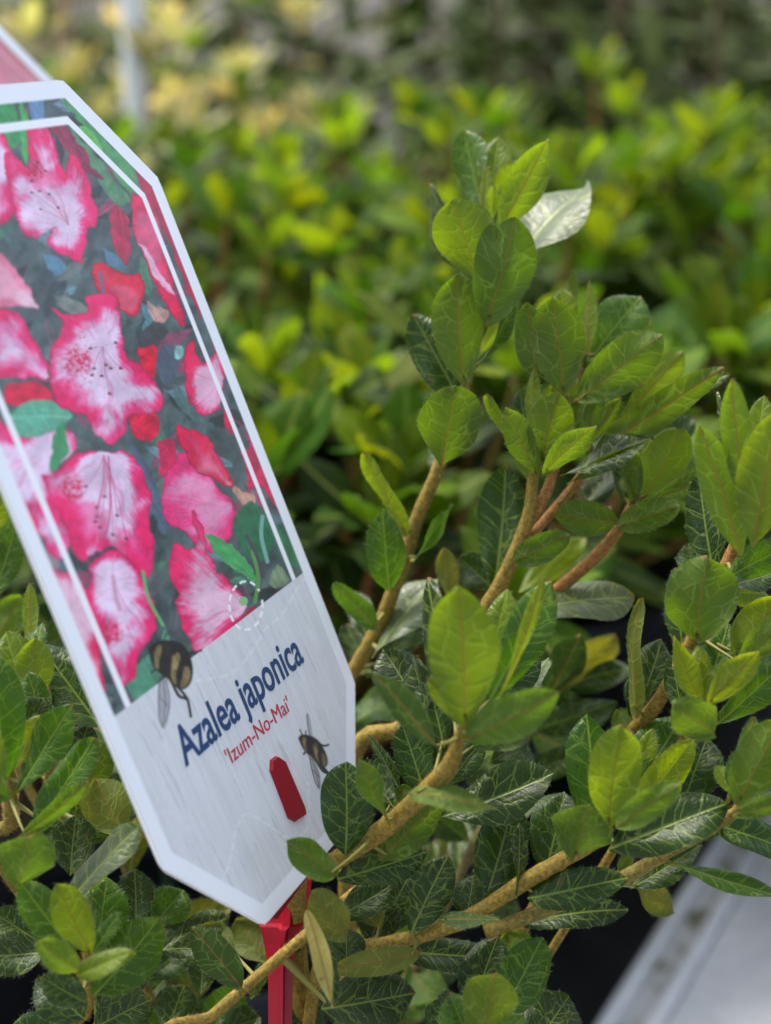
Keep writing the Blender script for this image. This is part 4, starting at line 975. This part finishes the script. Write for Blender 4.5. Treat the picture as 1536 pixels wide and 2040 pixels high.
def luv(x, y): q = px2uv(x, y)/1000; return (q[0], -q[1])
lab = link('plant_label', None, None, ORG); lab.rotation_euler = lab_R.to_euler()
tag(lab, 'sharp white azalea name label with pink flower print and red plastic stake', 'plant label')
card = link('card', card_body(), lab)
link('printed_face', face_mesh(), card)
tt = link('title_lettering', fit_text('title_lettering', 'Azalea japonica', (366, 1528), (603, 1317), (349, 1447), M_BLUE, 0.00016), card); tt['label'] = 'dark blue words Azalea japonica'
t2 = link('variety_lettering', fit_text('variety_lettering', "'Izum-No-Mai'", (454, 1526), (577, 1414), (444, 1494), M_REDINK, 0.0), card); t2['label'] = 'thin red words Izum-No-Mai'
peg = [luv(*p) for p in [(534, 1514), (545, 1506), (560, 1516), (601, 1612), (604, 1626), (584, 1639), (570, 1632), (533, 1535)]]
# stake: head behind the card, peg through the slot, ribbed shaft running down into the pot
STK = link('stake', prism('stake', [luv(*p) for p in [(548, 1520), (600, 1500), (660, 1700), (620, 1745), (560, 1830), (505, 1800)]], -0.004, -0.0008, M_RED), lab)
pg = link('peg', prism('peg', peg[::-1] if False else peg, -0.0025, 0.0011, M_RED, 0.06), STK)
# shaft built in world space, then brought into the label frame
def world_prism(name, px_list, z, thick, parent_inv, mat, ridge=False):
    k = len(px_list); fr = [P(x, y, z) for x, y in px_list]; bk = [p+FWD*thick for p in fr]
    vs_ = fr+bk; fs = [tuple(range(k))[::-1], tuple(range(k, 2*k))]+[(i, (i+1) % k, k+(i+1) % k, k+i) for i in range(k)]
    m = mesh_from(name, vs_, fs, (mat,), False); m.transform(parent_inv); return m
LINV = (Matrix.Translation(ORG) @ lab_R.to_4x4()).inverted()
zst = 0.298
stake_down = P(556, 2040, zst)
tgt = Vector((stake_down.x+0.004, stake_down.y+0.012, SOIL-0.03))
def shaft_mesh():
    # stepped plastic blade: wide head narrowing into a T-section shaft
    secs = [(P(572, 1700, zst+0.008), 52), (P(568, 1775, zst+0.006), 52), (P(565, 1838, zst+0.004), 49), (P(560, 1846, zst+0.0035), 42), (P(558, 1880, zst+0.003), 32), (P(559, 1925, zst+0.002), 25), (P(558, 2050, zst), 23)]
    vs_ = []; fs = []; prof = [(-1, 0.0010), (-1, -0.0004), (-0.12, -0.0006), (0.02, -0.0028), (0.28, -0.0028), (0.40, -0.0006), (1, -0.0004), (1, 0.0010)]
    rows = [(c, w/F*zst, RIGHT) for c, w in secs]+[(tgt, 18/F*zst, RIGHT)]
    for c, w, x in rows:
        for s, dpt in prof: vs_.append(c+x*(s*w)+FWD*dpt)
    n = len(prof)
    for i in range(len(rows)-1):
        for k in range(n): fs.append((i*n+k, i*n+(k+1) % n, (i+1)*n+(k+1) % n, (i+1)*n+k))
    fs += [tuple(range(n)), tuple((len(rows)-1)*n+k for k in range(n))[::-1]]
    m = mesh_from('shaft', vs_, fs, (M_RED,), False); m.transform(LINV); return m
link('shaft', shaft_mesh(), STK)

def copy_tree(o, parent=None):
    c = o.copy(); COL.objects.link(c); c.parent = parent
    for ch in [x for x in bpy.data.objects if x.parent == o]: copy_tree(ch, c)
    return c

# ================================================================== PLANTS BEHIND
FARM = []
for k in range(6):
    FARM.append(leaf_mesh('leaf', 1.0, random.uniform(.42, .56), random.uniform(.8, 1.1), random.uniform(.45, .6), random.uniform(-.12, .08), random.uniform(.15, .4), .5, 8, 4, 0, (-0.06, 0, -0.03), M_LEAF_FAR, 100+k))
def bg_plant(loc, R, H, nsh, label, group, kinds_top, kinds_low, lsize=0.021, seed=0, name='azalea_plant', cat='azalea', rosette=8, along=5, cam_side=True):
    r = random.Random(seed)
    root = link(name, None, None, loc); tag(root, label, cat, group)
    for s in range(nsh):
        rr = R*math.sqrt((s+0.5)/nsh); an = s*2.39996+r.uniform(-.3, .3)
        tip = np.array([rr*math.cos(an), rr*math.sin(an), H*(1-0.32*(rr/R)**2)*r.uniform(.66, 1.18)])
        b = np.array([r.uniform(-.015, .015), r.uniform(-.015, .015), -0.003])
        mid1 = b*0.6+tip*0.4; mid1[2] = tip[2]*0.30; mid2 = b*0.15+tip*0.85; mid2[2] = tip[2]*0.72
        sm = catmull([b, mid1, mid2, tip], 3); rad = np.linspace(0.0026, 0.0010, len(sm))
        br = link('branch', tube('branch', sm-b, rad, 5, (M_BARK, M_BRISTLE), 0, s), root, Vector(b)); br.color = r.choice([BR_COL['gold'], BR_COL['rust'], (0.28, 0.11, 0.04, 1), BR_COL['olive']])
        T = Vector(sm[-1]-sm[-3]).normalized()
        young = r.random()
        for q in range(rosette+along):
            az = q*2.39996+r.uniform(-.4, .4); sx = T.orthogonal().normalized(); sy = T.cross(sx)
            rd = sx*math.cos(az)+sy*math.sin(az)
            if q < rosette:
                f = q/rosette; op = math.radians(16+58*f+r.uniform(-8, 8)); p = Vector(tip)-T*(0.010*f); ln = lsize*(0.62+0.55*min(1, f*1.5))*r.uniform(.85, 1.15)
                k = r.choice(kinds_top) if f < .75 or young > .5 else r.choice(kinds_low)
            else:
                f = (q-rosette+0.5)/along; t = 1-0.55*f; i = min(len(sm)-2, int(t*(len(sm)-1))); p = Vector(sm[i]).lerp(Vector(sm[i+1]), t*(len(sm)-1)-i)
                op = math.radians(r.uniform(45, 95)); ln = lsize*r.uniform(.8, 1.2); k = r.choice(kinds_low)
            ax = (T*math.cos(op)+rd*math.sin(op)).normalized(); nrm = (T*math.sin(op)-rd*math.cos(op)).normalized()
            ya = nrm.cross(ax)
            o = link('leaf', FARM[r.randrange(6)], br); o.location = p-Vector(b)
            o.rotation_euler = Matrix((ax, ya, nrm)).transposed().to_euler(); o.scale = (ln, ln, ln)
            c, a_ = KIND[k]; j = r.uniform(.55, 1.2); o.color = (c[0]*j*r.uniform(.85, 1.2), c[1]*j, c[2]*j, a_)
    return root
GRP = 'azalea plants filling the bench behind'
spots = []
for row, (y, n_, off) in enumerate([(.53, 3, .07), (.69, 4, -.02), (.86, 5, .05), (1.04, 5, -.03)]):
    for k in range(n_): spots.append(((k-(n_-1)/2)*.225+off, y))
for i, (x, y) in enumerate(spots):
    rj = random.Random(900+i); dx, dy = rj.uniform(-.03, .03), rj.uniform(-.03, .03)
    over_ = (Vector((x+dx, y+dy, 0))-Vector((e1.x, e1.y, 0))).dot(eprp)
    if over_ > -.12: dx -= (over_+.12)/eprp.x        # keep every pot inside the rim
    make_pot((x+dx, y+dy, BENCH), 'black plastic pot hidden under the blurred azaleas behind', 'pots of the azaleas behind')
    bg_plant((x+dx, y+dy, BENCH+0.115), .15, {.53: .165, .69: .178, .86: .188, 1.04: .198}[y], 26, 'blurred bushy azalea with yellow-green shoot tips on the bench behind', GRP, 'LLLYUUMM', 'DDDDBMU', .030, 50+i)

# two azaleas added on the side shelf to cast shade on the rim
for i, (s_, H_) in enumerate([(.19, .175), (.40, .19)]):
    q = Vector((e1.x, e1.y, 0))+edir*s_+eprp*.108; zz = r0+.0048
    make_pot((q.x, q.y, zz), 'black plastic pot of an azalea added to shade the dirty rim', 'pots of the azaleas added for shade')
    bg_plant((q.x, q.y, zz+.115), .135, H_, 26, 'bushy azalea added on the side shelf to shade the dirty rim', 'azaleas added on the side shelf for shade', 'YLLUUMM', 'DDDBMU', .030, 80+i)

# pale variegated shrub at the back left
for i, (x, y, h) in enumerate([(-.255, 1.20, .225), (-.17, 1.45, .25)]):
    make_pot((x, y, BENCH), ['black pot under the cream-leaved shrub', 'black pot under the taller cream-leaved shrub'][i])
    bg_plant((x, y, BENCH+0.115), .15, h, 20, ['cream and pale green leaved shrub behind the white label', 'taller cream-leaved shrub behind the white cane'][i], None, 'CCCC', 'CCLM', .036, 90+i, 'variegated_shrub', 'shrub', 7, 4)

# tall dark shrubs standing on the ground behind the bench
def tall_shrub(loc, R, H, label, group, seed, kinds, lsize=.045, nst=16, z0=.35):
    r = random.Random(seed); root = link('evergreen_shrub', None, None, loc); tag(root, label, 'shrub', group)
    tv = []
    for s in range(nst):
        an = s*2.4; rr = R*math.sqrt((s+.5)/nst)
        tip = np.array([rr*math.cos(an), rr*math.sin(an), H*r.uniform(.8, 1.05)*(1-.25*(rr/R)**2)]); b = np.array([.04*math.cos(an), .04*math.sin(an), -.01])
        mid = b*.4+tip*.6; mid[2] = tip[2]*.45
        sm = catmull([b, mid, tip], 5); br = link('branch', tube('branch', sm-b, np.linspace(.012, .003, len(sm)), 6, (M_BARK, M_BRISTLE), 0, s), root, Vector(b)); br.color = (0.12, 0.08, 0.045, 1)
        for q in range(18):
            t = r.uniform(z0, 1); i = min(len(sm)-2, int(t*(len(sm)-1))); p = Vector(sm[i])+Vector((r.gauss(0, .03), r.gauss(0, .03), r.gauss(0, .02)))
            ax = Vector((r.gauss(0, 1), r.gauss(0, 1), r.gauss(.35, .5))).normalized(); nr = Vector((r.gauss(0, .5), r.gauss(-.3, .5), 1)); nr = (nr-ax*nr.dot(ax)).normalized()
            o = link('leaf', FARM[r.randrange(6)], br); o.location = p-Vector(b); o.rotation_euler = Matrix((ax, nr.cross(ax), nr)).transposed().to_euler(); l = lsize*r.uniform(.7, 1.3); o.scale = (l,)*3
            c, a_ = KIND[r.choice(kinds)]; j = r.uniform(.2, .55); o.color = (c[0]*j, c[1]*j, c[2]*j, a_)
        # the leaves too many to pick apart: one crown mass of real leaf blades
        for q in range(120):
            t = r.uniform(z0*.6, 1); i = min(len(sm)-2, int(t*(len(sm)-1))); tv.append((sm[i]+np.array([r.gauss(0, .06), r.gauss(0, .06), r.gauss(0, .04)]), r.random()))
    V, Fc, Uv = [], [], []
    for p, _ in tv:
        ax = Vector((r.gauss(0, 1), r.gauss(0, 1), r.gauss(.3, .5))).normalized(); nr = Vector((r.gauss(0, .5), r.gauss(-.3, .5), 1)); nr = (nr-ax*nr.dot(ax)).normalized(); ya = nr.cross(ax); l = lsize*r.uniform(.6, 1.2); p = Vector(p)
        k = len(V)
        for (t, s) in ((0, 0), (.3, .18), (.65, .22), (1, 0), (.65, -.22), (.3, -.18)): V.append(tuple(p+ax*(t*l)+ya*(s*l)+nr*(abs(s)*.25*l))); Uv.append((t, .5+s))
        Fc += [(k, k+1, k+2, k+3), (k, k+3, k+4, k+5)]
    m = mesh_from('foliage', V, Fc, (M_LEAF_FAR,)); ul = m.uv_layers.new(name='UVMap'); li = np.empty(len(m.loops), dtype=np.int32); m.loops.foreach_get('vertex_index', li)
    ul.data.foreach_set('uv', np.asarray(Uv, dtype=np.float32)[li].ravel())
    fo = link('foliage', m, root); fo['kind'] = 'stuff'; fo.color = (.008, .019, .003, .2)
    return root
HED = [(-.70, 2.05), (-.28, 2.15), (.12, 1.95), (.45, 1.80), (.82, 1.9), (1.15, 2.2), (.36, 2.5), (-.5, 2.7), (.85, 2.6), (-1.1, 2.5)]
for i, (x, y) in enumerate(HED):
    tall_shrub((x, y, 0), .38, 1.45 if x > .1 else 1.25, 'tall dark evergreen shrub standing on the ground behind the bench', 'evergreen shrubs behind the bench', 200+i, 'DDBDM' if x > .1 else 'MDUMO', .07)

# ---- white post, tan cane, second label at the back left
wc0 = P(266, 60, 1.13)
wcane = link('white_cane', tube('white_cane', np.array([(0.012*z, 0, z) for z in np.linspace(0, .55, 12)]), np.full(12, .0092), 12, (M_EDGE,), 0, 0, 0.0), None, (wc0.x-.004, wc0.y, BENCH+.10))
tag(wcane, 'slim white plastic cane rising out of the cream-leaved shrub', 'cane')
p = P(140, 20, 1.75)
cane = link('bamboo_cane', tube('bamboo_cane', np.array([(0.10*(z-.7), -.05*(z-.7), z) for z in np.linspace(BENCH+.1-.0, 1.35, 14)])-np.array([0, 0, BENCH+.1]), np.full(14, .010), 10, (simple('bamboo', (.42, .27, .14), .5, .4, .25, 30),), 0, 0, .05), None, (p.x-.045, p.y+.03, BENCH+.1))
tag(cane, 'tan bamboo cane leaning behind the cream-leaved shrubs', 'cane')
make_pot((p.x-.045, p.y+.03, BENCH), 'black pot holding the tan bamboo cane')
lab2 = copy_tree(lab)
for ch in [x for x in bpy.data.objects if x.parent and x.parent.parent == lab2 and x.name.startswith('printed_face')]:
    m2 = ch.data.copy(); ca = m2.color_attributes['ink']; buf = np.empty(len(m2.vertices)*4, np.float32); ca.data.foreach_get('color', buf); buf = buf.reshape(-1, 4)
    co = np.empty(len(m2.vertices)*3, np.float32); m2.vertices.foreach_get('co', co); co = co.reshape(-1, 3)*1000
    dd = poly_sd(co[:, 0], -co[:, 1], OCT); f = (dd > 3.7)*0.82; n_ = fbm(co[:, 0], co[:, 1], 14, 3)[:, None]
    pk = srgb(np.array([214, 70, 110])/255)*(1-n_)+srgb(np.array([236, 176, 190])/255)*n_
    buf[:, :3] = buf[:, :3]*(1-f[:, None])+pk*f[:, None]; ca.data.foreach_set('color', buf.ravel()); ch.data = m2
lab2['label'] = 'blurred second azalea label, pink, showing above the white label'
M_DKGREEN = simple('dark_green_plastic', (0.010, 0.028, 0.012), 0.45, 0.4, 0.1, 60)
for c in [c for c in bpy.data.objects if c.parent and (c.parent == lab2 or c.parent.parent == lab2) and c.name.split('.')[0] in ('stake', 'peg', 'shaft')]:
    c.data = c.data.copy(); c.data.materials[0] = M_DKGREEN        # this one is clipped to a dark stake
cpt = ORG+D1*0.0+D2*((VT+CH_V)/1000.0)
lab2.location = ORG+(P(118, 176, 0.43)-cpt)

bpy.context.view_layer.update()
print('leaves', NLEAF[0], 'objects', len(bpy.data.objects))
